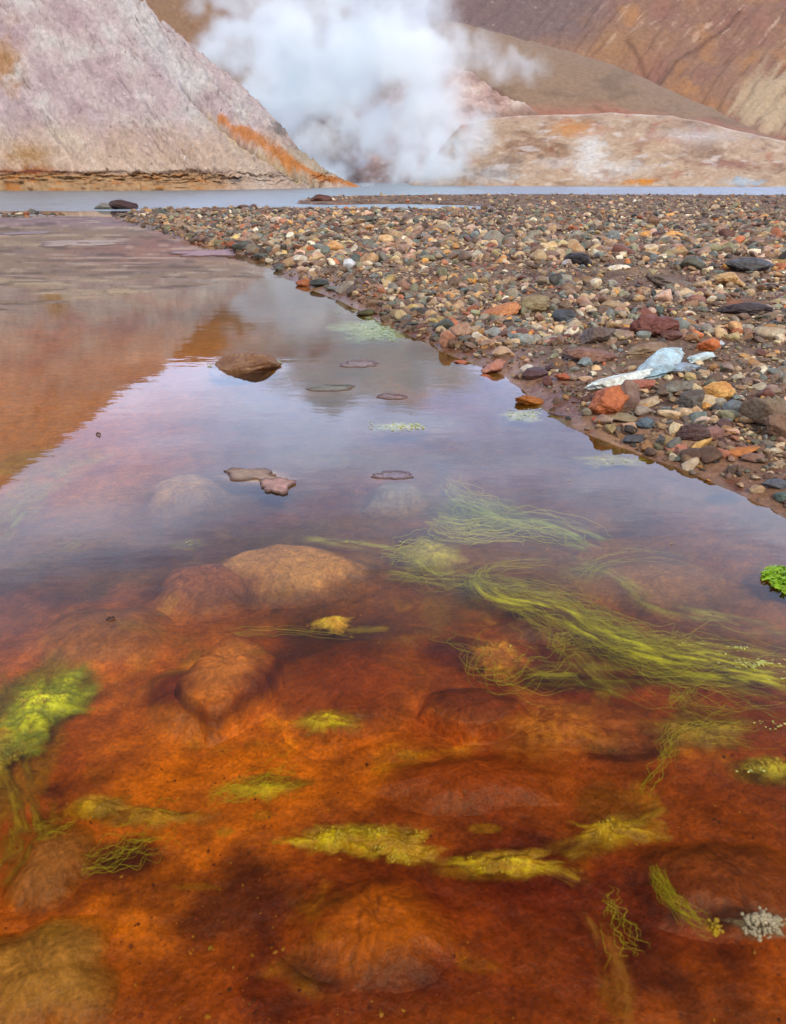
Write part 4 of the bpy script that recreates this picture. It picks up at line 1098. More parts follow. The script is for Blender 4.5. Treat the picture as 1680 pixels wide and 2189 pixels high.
def strands(flow, count, spread, m, label, seed, r0=.0006, z=-.012, name='algae'):
    rg = np.random.default_rng(seed)
    paths, rad = [], []
    for pts, wgt, spr in flow:
        W = np.array([on_bed(a, b, z) for a, b in pts])
        base = smooth_path(W, 60)
        tg = np.gradient(base, axis=0); nn = np.stack([-tg[:, 1], tg[:, 0]], 1); nn /= np.linalg.norm(nn, axis=1)[:, None] + 1e-9
        for k in range(int(count * wgt)):
            a = rg.uniform(0, .55) if rg.random() < .6 else 0; b = min(1, a + rg.uniform(.3, .7)) 
            ii = np.linspace(a * 59, b * 59, 40)
            q = np.stack([np.interp(ii, np.arange(60), base[:, c]) for c in (0, 1)], 1)
            qn = np.stack([np.interp(ii, np.arange(60), nn[:, c]) for c in (0, 1)], 1)
            off = rg.normal() * spread * spr * (.35 + .8 * ii / 59)
            wob = fbm(ii / 16 + rg.uniform(0, 99), 0 * ii, rg.uniform(0, 9), 3) * spread * spr * 2.0
            q = q + qn * (off + wob)[:, None]
            zz = z + rg.uniform(-.02, .006) + .004 * fbm(ii / 10, 0 * ii, k, 2)
            paths.append(np.column_stack([q, zz])); rad.append(r0 * rg.uniform(.5, 1.6))
    o = tubes(paths, rad, m, name)
    return tag(o, label, 'algae', kind='stuff')


strands([([(1040, 1215), (1020, 1240), (1060, 1270), (1130, 1300), (1180, 1340), (1215, 1385)], 1, .5),
         ([(1180, 1195), (1080, 1200), (1035, 1215), (1022, 1245), (1060, 1275)], .5, .25),
         ([(1060, 1250), (1180, 1270), (1260, 1310), (1340, 1360), (1440, 1395), (1560, 1420), (1700, 1450)], 2.4, 1.0),
         ([(1240, 1320), (1330, 1360), (1420, 1400), (1540, 1425), (1740, 1455)], 2.6, 1.0),
         ([(1190, 1375), (1210, 1360), (1260, 1345), (1330, 1355)], .5, .4),
         ([(1180, 1360), (1215, 1390), (1240, 1420)], .3, .3),
         ([(1260, 1260), (1250, 1225), (1280, 1195), (1340, 1180), (1440, 1185), (1500, 1200)], .3, .3),
         ([(860, 1220), (940, 1230), (1040, 1250), (1150, 1270)], .5, 1.0),
         ([(1010, 1340), (1080, 1430), (1250, 1440), (1500, 1450)], .4, 1.5)], 46, .046, M_alg,
        'yellow-green thread algae streaming from mid-pool to the right edge', 5, .0003)
strands([([(960, 1020), (1000, 1060), (1060, 1100), (1180, 1130), (1260, 1170)], 1, 1.5), ([(930, 1100), (1000, 1130), (1120, 1120), (1220, 1150)], 1, 1.2),
         ([(830, 1190), (900, 1160), (960, 1150)], .5, 1)], 40, .03, M_alg, 'hazy green thread algae in the middle of the pool', 6, .0007, -.02)
strands([([(1400, 1850), (1430, 1900), (1480, 1950), (1530, 1985)], 1.2, .35), ([(1300, 1900), (1330, 1960), (1380, 2030)], .4, .6), ([(1430, 1620), (1440, 1560), (1500, 1545), (1600, 1540)], .5, .5),
         ([(1430, 1480), (1500, 1500), (1660, 1510)], .5, 1.4), ([(1380, 1690), (1420, 1620), (1440, 1580)], .3, .4), ([(1220, 1200), (1300, 1210), (1400, 1260)], .2, .6)], 50, .02, M_alg,
        'loose olive algae threads at the lower right of the pool', 7, .00025, -.02)
strands([([(170, 1850), (260, 1810), (340, 1770), (400, 1750)], .5, .8), ([(440, 1690), (560, 1670), (640, 1640)], .7, .7), ([(60, 1780), (130, 1760), (160, 1740)], .2, .3), ([(480, 1345), (600, 1340), (760, 1350)], .2, .3),
         ([(0, 1100), (40, 1050), (100, 1010), (160, 970)], .6, 1.5), ([(90, 1180), (150, 1160), (170, 1150)], .2, .4)], 60, .022, M_alg, 'sparse yellowish algae threads on the left half of the pool', 8, .00022, -.02)




def cushion(x, y, hw, hh, z, c0, c1, label, seed, bubbles, cat='algae clump', bm_=None, rr=(.0012, .0032), lump=.014, am=.95, reach=1.3):
    c0 = np.minimum(np.array(c0) * 1.3, 255); c1 = np.minimum(np.array(c1) * 1.38, 255)
    z = z * .6
    x_, y_, z_, q, F = dome(x, y, hw, hh, z, seed * 13, 0, reach=reach, hem=.45, ragged=.9, nth=220, nr=90)
    n = fbm(x_ * 13, y_ * 22, seed, 6, .62); n2 = fbm(x_ * 45, y_ * 60, seed, 5, .6); n6 = fbm(x_ * 9, y_ * 9, seed + 4, 4)
    z_ = np.minimum(z + .010 * n6 + .007 * n2 + .008 * ss(.8, .1, q), -.0008)
    C = np.tile(lin(c0), (len(x_), 1)); C = mixc(C, lin(c1), ss(-.2, .35, n + .6 * n2)); C = mixc(C, np.asarray(lin(c0)) * .3, ss(.2, .45, -n6 + .3 * n2) * .75)
    C = C * (1 + .4 * n2)[:, None]
    al = ss(1.15, .35, q + .8 * n + .35 * n2) * am
    X, Y, rx, ry = bed_extent(x, y, hw, hh, z)
    root = bpy.data.objects.new('algae_clump', None); COL.objects.link(root); root.location = (X, Y, z)
    V = np.stack([x_ - X, y_ - Y, z_ - z], 1)
    link('cushion', mesh_np('cushion', V, F, np.concatenate([np.clip(C, .003, 1), al[:, None]], 1), True, (M_film,)), root)
    if bubbles:
        rg = np.random.default_rng(seed)
        bv, bf = ICO[2]; Vs, Fs = [], []
        cand = np.where((al > .5) & (n > -.05))[0]
        if len(cand) > 4:
            for k in range(bubbles):
                i = cand[rg.integers(len(cand))]; s_ = rr[0] * (rr[1] / rr[0]) ** (rg.uniform() ** 1.6)
                Vs.append(bv * s_ + V[i] + np.array([rg.normal() * .003, rg.normal() * .003, s_ * .3])); Fs.append(bf + len(bv) * k)
            b = link('bubbles', mesh_np('bubbles', np.concatenate(Vs), np.concatenate(Fs), None, True, (bm_ or M_bub,)), root)
            tag(b, kind='stuff')
    tag(root, label, cat)
    return root


def film(pts, w0, w1, z, c0, c1, seed, label, am=.6, stretch=7):
    W_ = smooth_path([on_bed(a, b_, z) for a, b_ in pts], 220)
    tg = np.gradient(W_, axis=0); tg /= np.linalg.norm(tg, axis=1)[:, None]; nn = np.stack([-tg[:, 1], tg[:, 0]], 1)
    L_ = np.concatenate([[0], np.cumsum(np.linalg.norm(np.diff(W_, axis=0), axis=1))])
    v = np.linspace(-1, 1, 60); w = np.interp(np.linspace(0, 1, 220), [0, 1], [w0, w1])
    Q = W_[:, None, :] + nn[:, None, :] * (v[None, :] * w[:, None])[..., None]
    LL, VV = np.meshgrid(L_, v, indexing='ij'); dv_ = VV * w[:, None]
    a = fbm(LL * 60 / stretch, dv_ * 60, seed, 5) + .4 * fbm(LL * 30, dv_ * 160, seed + 2, 3)
    u_ = np.linspace(0, 1, 220)[:, None]
    al = ss(-.1, .45, a + .2) * ss(1, .1, np.abs(VV) + .35 * fbm(LL * 8, VV * 2, seed, 3)) * ss(0, .12, u_) * ss(1, .9, u_) * am
    zz = z + .004 * a
    c0 = np.array(c0) * 1.2; c1 = np.minimum(np.array(c1) * 1.18, 255)
    C = np.tile(lin(c0), (a.size, 1)); C = mixc(C, lin(c1), ss(-.1, .5, a.ravel()))
    o = link('algae', mesh_np('algae', np.column_stack([Q.reshape(-1, 2), np.minimum(zz, -.002).ravel()]), gridf(220, 60), np.concatenate([np.clip(C, .003, 1), al.ravel()[:, None]], 1), True, (M_film,)))
    return tag(o, label, 'algae', kind='stuff')


film([(1020, 1235), (1060, 1275), (1180, 1300), (1300, 1360), (1420, 1400), (1560, 1425), (1760, 1465)], .03, .085, -.012, (146, 138, 2), (206, 206, 20), 3, 'broad yellow-green algae ribbon running to the right edge', .72, 5)
film([(1060, 1260), (1130, 1310), (1200, 1375), (1260, 1440), (1330, 1500)], .03, .05, -.03, (100, 90, 20), (150, 140, 40), 4, 'short algae ribbon slanting down from the fork of the strands', .5)
film([(820, 1225), (920, 1235), (1040, 1240), (1130, 1265)], .04, .05, -.03, (120, 118, 20), (170, 170, 40), 5, 'olive haze of algae left of the fork of the strands', .5)
film([(960, 1060), (1060, 1105), (1180, 1130), (1280, 1170)], .07, .06, -.03, (120, 140, 30), (160, 180, 60), 6, 'dull green algae veil in the middle distance of the pool', .55)
film([(1100, 1445), (1300, 1440), (1500, 1440), (1700, 1460)], .04, .05, -.05, (110, 104, 6), (150, 144, 14), 7, 'dark olive algae veil under the broad ribbon', .6)
film([(960, 1850), (1080, 1850), (1180, 1860), (1240, 1890)], .012, .012, -.05, (140, 100, 5), (180, 146, 14), 8, 'narrow mustard algae trail right of the bubbly cushion', .8, 4)
film([(1200, 1830), (1300, 1780), (1420, 1720)], .02, .02, -.06, (120, 84, 5), (150, 116, 20), 9, 'ochre algae trail rising to the right of the front cushion', .6, 4)
film([(1310, 2230), (1320, 2120), (1290, 2010), (1240, 1930)], .035, .012, -.05, (140, 90, 20), (170, 120, 40), 10, 'blurred ochre algae plume at the bottom edge', .5, 4)
film([(-60, 1420), (20, 1640), (60, 1800), (10, 1900)], .05, .05, -.06, (110, 84, 4), (150, 120, 10), 11, 'yellow-brown algae veil along the left edge', .75, 4)


M_bub, nt, b, out = mat('bubble_skin')
b.inputs['Base Color'].default_value = (*lin((222, 196, 60)), 1); b.inputs['Roughness'].default_value = .08
b.inputs['Alpha'].default_value = .5; b.inputs['Specular IOR Level'].default_value = 1.0
M_bubw, nt, b, out = mat('pale_bubble_skin')
b.inputs['Base Color'].default_value = (*lin((226, 220, 212)), 1); b.inputs['Roughness'].default_value = .08; b.inputs['Alpha'].default_value = .6
GY = ((120, 118, 4), (176, 172, 16)); YY = ((146, 112, 0), (196, 170, 0))
cushion(84, 1515, 92, 86, -.03, (110, 116, 2), (170, 176, 14), 'green bubbly algae clump by the left edge of the pool', 11, 120, rr=(.0009, .0022))
cushion(6, 1600, 70, 70, -.05, *YY, 'yellow algae clump below the green one at the left edge', 12, 90)
cushion(852, 1806, 86, 46, -.035, *YY, 'yellow algae cushion full of gas bubbles at the pool centre front', 13, 130, rr=(.0009, .0026))
cushion(735, 1798, 120, 36, -.05, *YY, 'flat yellow algae tongue left of the bubbly cushion', 14, 40, am=.85)
cushion(1625, 1972, 64, 30, -.035, (84, 74, 60), (150, 136, 110), 'clump topped with pale bubbles at the lower right', 15, 300, cat='bubble clump', rr=(.0011, .0026), bm_=M_bubw)
cushion(1526, 1986, 18, 18, -.03, *YY, 'small bright yellow tuft where the algae thread ends', 16, 20)
cushion(1080, 1850, 130, 30, -.06, *YY, 'ragged yellow algae streak right of the bubbly cushion', 17, 30, am=.8)
cushion(218, 1722, 64, 30, -.06, (150, 110, 4), (186, 150, 14), 'bright yellow algae patch on the lower left bed', 18, 0, am=.85)
cushion(330, 1745, 110, 30, -.07, (120, 80, 10), (160, 120, 20), 'faint yellow algae patch trailing from the bright one on the left', 19, 0, am=.6)
cushion(712, 1332, 44, 18, -.05, (170, 130, 20), (196, 160, 40), 'small oval mustard algae patch below the pale salmon slab', 20, 0, am=.85)
cushion(1060, 1405, 60, 46, -.06, (150, 90, 4), (186, 130, 10), 'golden algae patch between the fork and the dark red slab', 21, 12, am=.7)
cushion(1180, 1560, 160, 70, -.075, (150, 80, 2), (180, 110, 6), 'amber algae patch below the dark red slab', 22, 0, am=.55)
cushion(925, 1185, 60, 40, -.04, (140, 130, 40), (166, 160, 60), 'khaki algae patch near the middle of the pool', 23, 0, am=.6)
film([(1240, 1190), (1300, 1230), (1420, 1300), (1560, 1330), (1700, 1350)], .03, .05, -.02, (120, 120, 20), (170, 176, 50), 12, 'thin lime algae veil between the broad ribbon and the bank', .4, 5)
film([(640, 1150), (760, 1165), (860, 1180), (960, 1240)], .02, .035, -.02, (130, 130, 20), (180, 184, 50), 13, 'wispy lime algae film right of the pale salmon slab', .5, 5)
film([(-20, 1180), (60, 1080), (160, 1000), (260, 960)], .05, .06, -.02, (110, 120, 30), (150, 160, 60), 14, 'greenish algae veil along the diagonal reflection at the left edge', .4, 5)
cushion(560, 1690, 90, 24, -.07, *YY, 'short yellow algae smear above and left of the bubbly cushion', 25, 0, am=.6)
cushion(690, 1545, 70, 26, -.07, *YY, 'faint yellow algae smudge below the large rust mound', 26, 0, am=.6)
cushion(1300, 1775, 110, 36, -.065, (130, 100, 2), (180, 150, 6), 'ochre algae smear where the trail rises to the right', 27, 14, am=.65)
cushion(1650, 1640, 80, 30, -.05, (120, 110, 10), (170, 160, 20), 'olive-yellow algae patch at the right edge below the broad ribbon', 28, 20, am=.7)
cushion(1500, 1570, 120, 46, -.07, (110, 84, 20), (150, 124, 30), 'olive algae patch inside the loop of loose threads', 24, 0, am=.6)


def flecks(items, m, label, seed, name='scum', size=(.003, .012), z=.0012):
    rg = np.random.default_rng(seed); Vs, Fs, o = [], [], 0
    for (x, y, hw, hh, cnt) in items:
        for k in range(cnt):
            a = rg.normal(size=2) * .5
            X, Y = on_bed(x + a[0] * hw, y + a[1] * hh, 0)
            s = rg.uniform(*size); n = 9; t = np.linspace(0, 2 * PI, n, endpoint=False) ; r = s * rg.uniform(.5, 1.2, n); el = rg.uniform(.35, .9); ro = rg.uniform(-.6, .6)
            px_, py_ = np.cos(t) * r, np.sin(t) * r * el
            V = np.column_stack([X + px_ * math.cos(ro) - py_ * math.sin(ro), Y + px_ * math.sin(ro) + py_ * math.cos(ro), np.full(n, z) + rg.uniform(0, .0015)])
            V = np.vstack([V, [X, Y, z + .004 * min(1, s / .006)]])
            Vs.append(V); Fs.append(np.array([[i, (i + 1) % n, n] for i in range(n)]) + o); o += n + 1
    ob = link(name, mesh_np(name, np.concatenate(Vs), np.concatenate(Fs), None, False, (m,)))
    return tag(ob, label, 'algae', kind='stuff')


flecks([(850, 912, 52, 9, 60), (890, 915, 20, 8, 26), (800, 908, 20, 6, 8)], M_foamy, 'speckled greenish scum raft floating in the sky reflection', 21, size=(.001, .005))
flecks([(1120, 885, 40, 13, 90)], M_scum, 'greenish scum raft under the brown wedge by the shore', 22, size=(.001, .006))
flecks([(800, 700, 46, 22, 120), (830, 712, 30, 14, 90), (740, 668, 50, 6, 20), (600, 775, 16, 5, 12), (450, 782, 10, 5, 8)], M_scum, 'pale green scum along the upper shoreline', 23, size=(.003, .012))
flecks([(1018, 1031, 12, 4, 6), (1010, 1110, 16, 5, 8), (1000, 1128, 16, 4, 8), (1050, 1135, 10, 3, 5), (1130, 1134, 12, 4, 6), (1440, 1162, 8, 3, 3), (1220, 1028, 8, 3, 4), (410, 1160, 14, 6, 8),
        (1580, 1388, 30, 5, 20), (1620, 1420, 60, 10, 110), (1540, 1400, 14, 4, 5), (1700, 1452, 40, 12, 60), (1480, 1378, 40, 6, 10), (1330, 985, 50, 14, 30), (1290, 975, 20, 6, 8), (1310, 990, 18, 4, 8), (860, 1160, 16, 3, 5), (740, 1160, 10, 3, 4), (1650, 1550, 60, 8, 20), (1600, 1650, 40, 8, 14)],
       M_foamy, 'tiny yellow flecks drifting on the pool', 24, size=(.0007, .0026))


for (x, y, hw, hh, c0, c1, label, sd_) in [(850, 912, 56, 10, (120, 136, 90), (176, 180, 120), 'mottled green scum raft floating in the sky reflection', 41),
                                          (1120, 886, 46, 14, (130, 136, 80), (186, 186, 110), 'mottled greenish scum film under the brown wedge by the shore', 42),
                                          (800, 702, 80, 26, (130, 156, 120), (170, 196, 160), 'pale mint scum film along the upper shoreline', 43),
                                          (1310, 985, 80, 14, (110, 104, 30), (176, 170, 70), 'yellow-flecked scum along the dark shore reflection', 44),
                                          (560, 1022, 90, 16, (140, 110, 84), (170, 140, 110), 'thin tan scum film around the mud islet', 45)]:
    cushion(x, y, hw, hh, -.001, c0, c1, label, sd_, 0, cat='scum film', am=.8)


def leafy(x, y, hw, hh, m, label, seed):
    rg = np.random.default_rng(seed)
    V = []; F = []; o = 0
    X0, Y0 = on_bed(x, y, 0); Xr, _ = on_bed(x + hw, y, 0); _, Ya = on_bed(x, y - hh, 0)
    rx, ry = Xr - X0, Ya - Y0
    for k in range(900):
        t, r = rg.uniform(0, 2 * PI), math.sqrt(rg.uniform(0, 1))
        edge = 1 + .35 * float(pn(math.cos(t) * 1.5 + seed, math.sin(t) * 1.5, 1.0))
        c = np.array([X0 + math.cos(t) * r * rx * edge, Y0 + math.sin(t) * r * ry * edge, .004 + .012 * (1 - r) * rg.uniform(.3, 1)])
        s = rg.uniform(.003, .007); q = rg.normal(size=(4, 3)) * np.array([1, .6, .45]) * s
        V.append(c + q); F.append([[o, o + 1, o + 2, o + 3]]); o += 4
    ob = link('algae_mat', mesh_np('algae_mat', np.concatenate(V), np.concatenate(F), None, False, (m,)))
    return tag(ob, label, 'algae', kind='stuff')


leafy(1695, 1245, 58, 30, M_algb, 'bright lime green algae mat at the right edge of the pool', 31)

# ------------------------------------------------------------------ gravel: individuals for the biggest, the rest one mass
def gravel():
    rg = np.random.default_rng(99)
    # candidates, denser where the ground is close
    XY = []
    def add(n, y0, y1, smin, smax, pw):
        u = rg.uniform(0, 1, n)
        y = (y0 ** -1 + u * (y1 ** -1 - y0 ** -1)) ** -1
        x = rg.uniform(-1, 1, n) * .74 * np.sqrt(y * y + .49)
        s = smin * (smax / smin) ** (rg.uniform(0, 1, n) ** pw)
        XY.append(np.column_stack([x, y, s]))
    add(15000, .9, 3.2, .003, .022, 2.0)
    add(15000, 1.6, 6.0, .005, .030, 2.1)
    add(26000, 3.0, 12.0, .009, .045, 2.1)
    add(26000, 6.0, 40.0, .018, .08, 2.1)
    A = np.concatenate(XY)
    x, y, s = A.T
    d = sdist(x, y, BANK) + .035 * fbm(x * 3, y * 3, 1.0, 3) * np.clip(np.hypot(x, y) / 3, .3, 4)
    dl = sdist(x, y, LEFTBAR)
    marg = (.05 + .10 * fbm(x * 1.3, y * 1.3, 70, 3)) * ss(8, 5, y)
    patch = fbm(x * 1.3, y * 1.3, 71, 4); sort = fbm(x * .8 + 5, y * 1.6, 72, 4)
    A[:, 2] *= np.exp(.55 * sort) * np.where(rg.uniform(0, 1, len(x)) < .03, 1.5, 1); s = A[:, 2]
    ok = ((d > marg) | (dl > -.05))
    ok &= ~((rg.uniform(0, 1, len(x)) < ss(.12, .4, patch) * .55) & (y < 6))
    # few in the mud margin
    ok |= (d > .0) & (rg.uniform(0, 1, len(x)) < .10)
    px, py = proj(x, y, .05)
    for (hx, hy, hw, hh, *_r) in HERO:
        ok &= ~((np.abs(px - hx) < hw * .42) & (np.abs(py - hy) < hh * .35))
    # bare soil places seen between the stones
    for (bx, by, rx, ry) in [(1000, 545, 50, 8), (1370, 610, 90, 22), (1570, 690, 90, 26), (1290, 770, 60, 12), (1180, 640, 30, 10), (1020, 690, 30, 10), (1600, 930, 50, 16)]:
        ok &= ~((np.hypot((px - bx) / rx, (py - by) / ry) < 1) & (s > .012) & (rg.uniform(0, 1, len(x)) < .8))
    ok &= (py < 1190) & (px > -260) & (px < 1940) & (y > .8)
    x, y, s, d = x[ok], y[ok], s[ok], d[ok]
    z = ground_h(x, y)
    n = len(x)
    asp = rg.uniform(.55, 1.0, n); flat = rg.uniform(.35, .8, n)
    rot = rg.uniform(0, PI, n); tl = rg.normal(0, .22, (n, 2))
    ci = rg.choice(len(PC), n, p=PW)
    # the near gravel has a little more grey and pale stone, the far one is browner
    C = PC[ci] * rg.uniform(.6, 1.45, n)[:, None]
    grey = C.mean(1, keepdims=True)
    C = (C + (grey - C) * rg.uniform(-.1, .35, n)[:, None]) * np.array([1.0, 1.03, .93])[None, :]
    wet = ss(.35, .08, d)
    C = C * (1 - .35 * wet)[:, None] * np.array([1.0, .93, .86])[None, :] ** wet[:, None]
    C = np.clip(C, .01, .85)
    shp = [rock_shape(1000 + k, 3, (.35, .8, .9, 1.0)[k % 4], .05) for k in range(16)]
    shp2 = [(v / np.abs(v).max(0), f) for v, f in (rock_shape(1000 + k, 2, (.35, .8, .9, 1.0)[k % 4]) for k in range(16))]
    shp1 = [(v / np.abs(v).max(0), f) for v, f in (rock_shape(1000 + k, 1, (.35, .8, .9, 1.0)[k % 4]) for k in range(16))]
    shp = [(v / np.abs(v).max(0), f) for v, f in shp]
    si = rg.integers(0, 16, n)
    dist = np.sqrt(x * x + y * y + .4)
    app = s / dist
    vis_px, vis_py = proj(x, y, z)
    inf = (vis_px > 5) & (vis_px < 1675) & (vis_py > 430)
    rank = np.argsort(-(app * flat ** .5 * inf))
    nind = 300 - len(HERO)
    ind = rank[:nind]
    mask = np.ones(n, bool); mask[ind] = False
    meshes = [mesh_np('stone', v, f, None, True, (M_rock,)) for v, f in shp]
    used = {}
    order = sorted(ind, key=lambda i: -app[i])
    hx = np.array([h[0] for h in HL]); hy = np.array([h[1] for h in HL])
    for i in order:
        o = bpy.data.objects.new('stone', meshes[si[i]]); COL.objects.link(o)
        hz = s[i] * flat[i]
        o.scale = (s[i], s[i] * asp[i], hz); o.rotation_euler = (tl[i, 0], tl[i, 1], rot[i])
        o.location = (x[i], y[i], z[i] + hz * .45)
        o.color = (*[float(c) for c in C[i]], 1)
        q = np.argsort(np.hypot(hx - vis_px[i], (hy - vis_py[i]) * 1.4))
        done = False
        shape = 'rounded' if si[i] % 4 == 0 else ('angular' if si[i] % 4 == 3 else ('flat' if flat[i] < .5 else 'blocky'))
        wd = 'wet ' if wet[i] > .6 else ''
        for k in q[:6]:
            dx, dy = vis_px[i] - hx[k], vis_py[i] - hy[k]
            side = ('right of' if dx > 0 else 'left of') if abs(dx) > 1.3 * abs(dy) else ('in front of' if dy > 0 else 'behind')
            lb = f'{wd}{shape} {NAMES[ci[i]]} pebble {side} the {HL[k][2]}'
            if lb not in used:
                used[lb] = 1; done = True; break
        if not done:
            for k in q[:6]:
                dx, dy = vis_px[i] - hx[k], vis_py[i] - hy[k]
                side = ('right of' if dx > 0 else 'left of') if abs(dx) > 1.3 * abs(dy) else ('in front of' if dy > 0 else 'behind')
                lb = f'smaller {wd}{shape} {NAMES[ci[i]]} pebble {side} the {HL[k][2]}'
                if lb not in used:
                    used[lb] = 1; done = True; break
        tag(o, lb, 'pebble', 'loose stones on the gravel bank')
    idx = np.where(mask)[0]
    Vs, Fs, Cs, Sm, off = [], [], [], [], 0
    for k in range(16):
        for lod, tab in ((2, shp2), (1, shp1)):
            big = app[idx] > .0042
            g = idx[(si[idx] == k) & (big if lod == 2 else ~big)]
            if len(g) == 0: continue
            v, f = tab[k]
            m_ = len(g)
            ca, sa = np.cos(rot[g]), np.sin(rot[g])
            sc = np.stack([s[g], s[g] * asp[g], s[g] * flat[g]], 1)
            W = v[None] * sc[:, None, :]
            W[:, :, 2] += W[:, :, 0] * tl[g, 0][:, None] + W[:, :, 1] * tl[g, 1][:, None]
            wx = W[:, :, 0] * ca[:, None] - W[:, :, 1] * sa[:, None] + x[g][:, None]
            wy = W[:, :, 0] * sa[:, None] + W[:, :, 1] * ca[:, None] + y[g][:, None]
            wz = W[:, :, 2] + (z[g] + s[g] * flat[g] * .4)[:, None]
            Vs.append(np.stack([wx, wy, wz], -1).reshape(-1, 3))
            Fs.append((f[None] + (np.arange(m_) * len(v))[:, None, None] + off).reshape(-1, 3))
            Cs.append(np.repeat(C[g], len(v), 0)); Sm.append(np.full(m_ * len(f), k % 4 == 0)); off += m_ * len(v)
    FF = np.concatenate(Fs); gm = mesh_np('gravel', np.concatenate(Vs), FF, np.concatenate(Cs), True, (M_gravel,))
    gm.polygons.foreach_set('use_smooth', np.concatenate(Sm))
    o = link('gravel', gm)
    tag(o, 'mixed brown, ochre and grey gravel covering the bank', 'gravel', kind='stuff')
    print('gravel', n)


gravel()
for o in [o for o in bpy.data.objects if o.name.split('.')[0] == 'stone' and not o.get('group')]:
    o['group'] = 'loose stones on the gravel bank'

def grit():
    rg = np.random.default_rng(77); n = 3600
    u = rg.uniform(0, 1, n); y = (.3 ** -1 + u * (2.6 ** -1 - .3 ** -1)) ** -1
    x = rg.uniform(-1, 1, n) * .62 * np.sqrt(y * y + .49)
    keep = (sdist(x, y, BANK) < -.04) & (fbm(x * 3, y * 3, 80, 3) + rg.normal(0, .25, n) > .05)
    x, y = x[keep], y[keep]; n = len(x); z = ground_h(x, y)
    s_ = .0012 * (3.6 ** (rg.uniform(0, 1, n) ** 2.4)) * (.7 + .25 * y)
    pal = np.array([lin(c) for c in ((96, 36, 6), (190, 130, 20), (130, 58, 14), (190, 140, 50), (90, 50, 14), (150, 120, 10))])
    C = pal[rg.choice(6, n, p=[.3, .2, .2, .06, .14, .1])]
    v, f = ICO[1]; rot = rg.uniform(0, PI, n); el = rg.uniform(.4, 1, n)
    q = v[None] * np.stack([s_, s_ * el, s_ * .4], 1)[:, None, :] * rg.uniform(.7, 1.3, (n, len(v), 1))
    ca, sa = np.cos(rot)[:, None], np.sin(rot)[:, None]
    V = np.stack([q[..., 0] * ca - q[..., 1] * sa + x[:, None], q[..., 0] * sa + q[..., 1] * ca + y[:, None], q[..., 2] + z[:, None] + .0005], -1).reshape(-1, 3)
    F = (f[None] + (np.arange(n) * len(v))[:, None, None]).reshape(-1, 3)
    o = link('sediment', mesh_np('sediment', V, F, np.repeat(C, len(v), 0), False, (M_gravel,)))
    tag(o, 'small dark and golden grains strewn over the orange pool bed', 'sediment', kind='stuff')


grit()

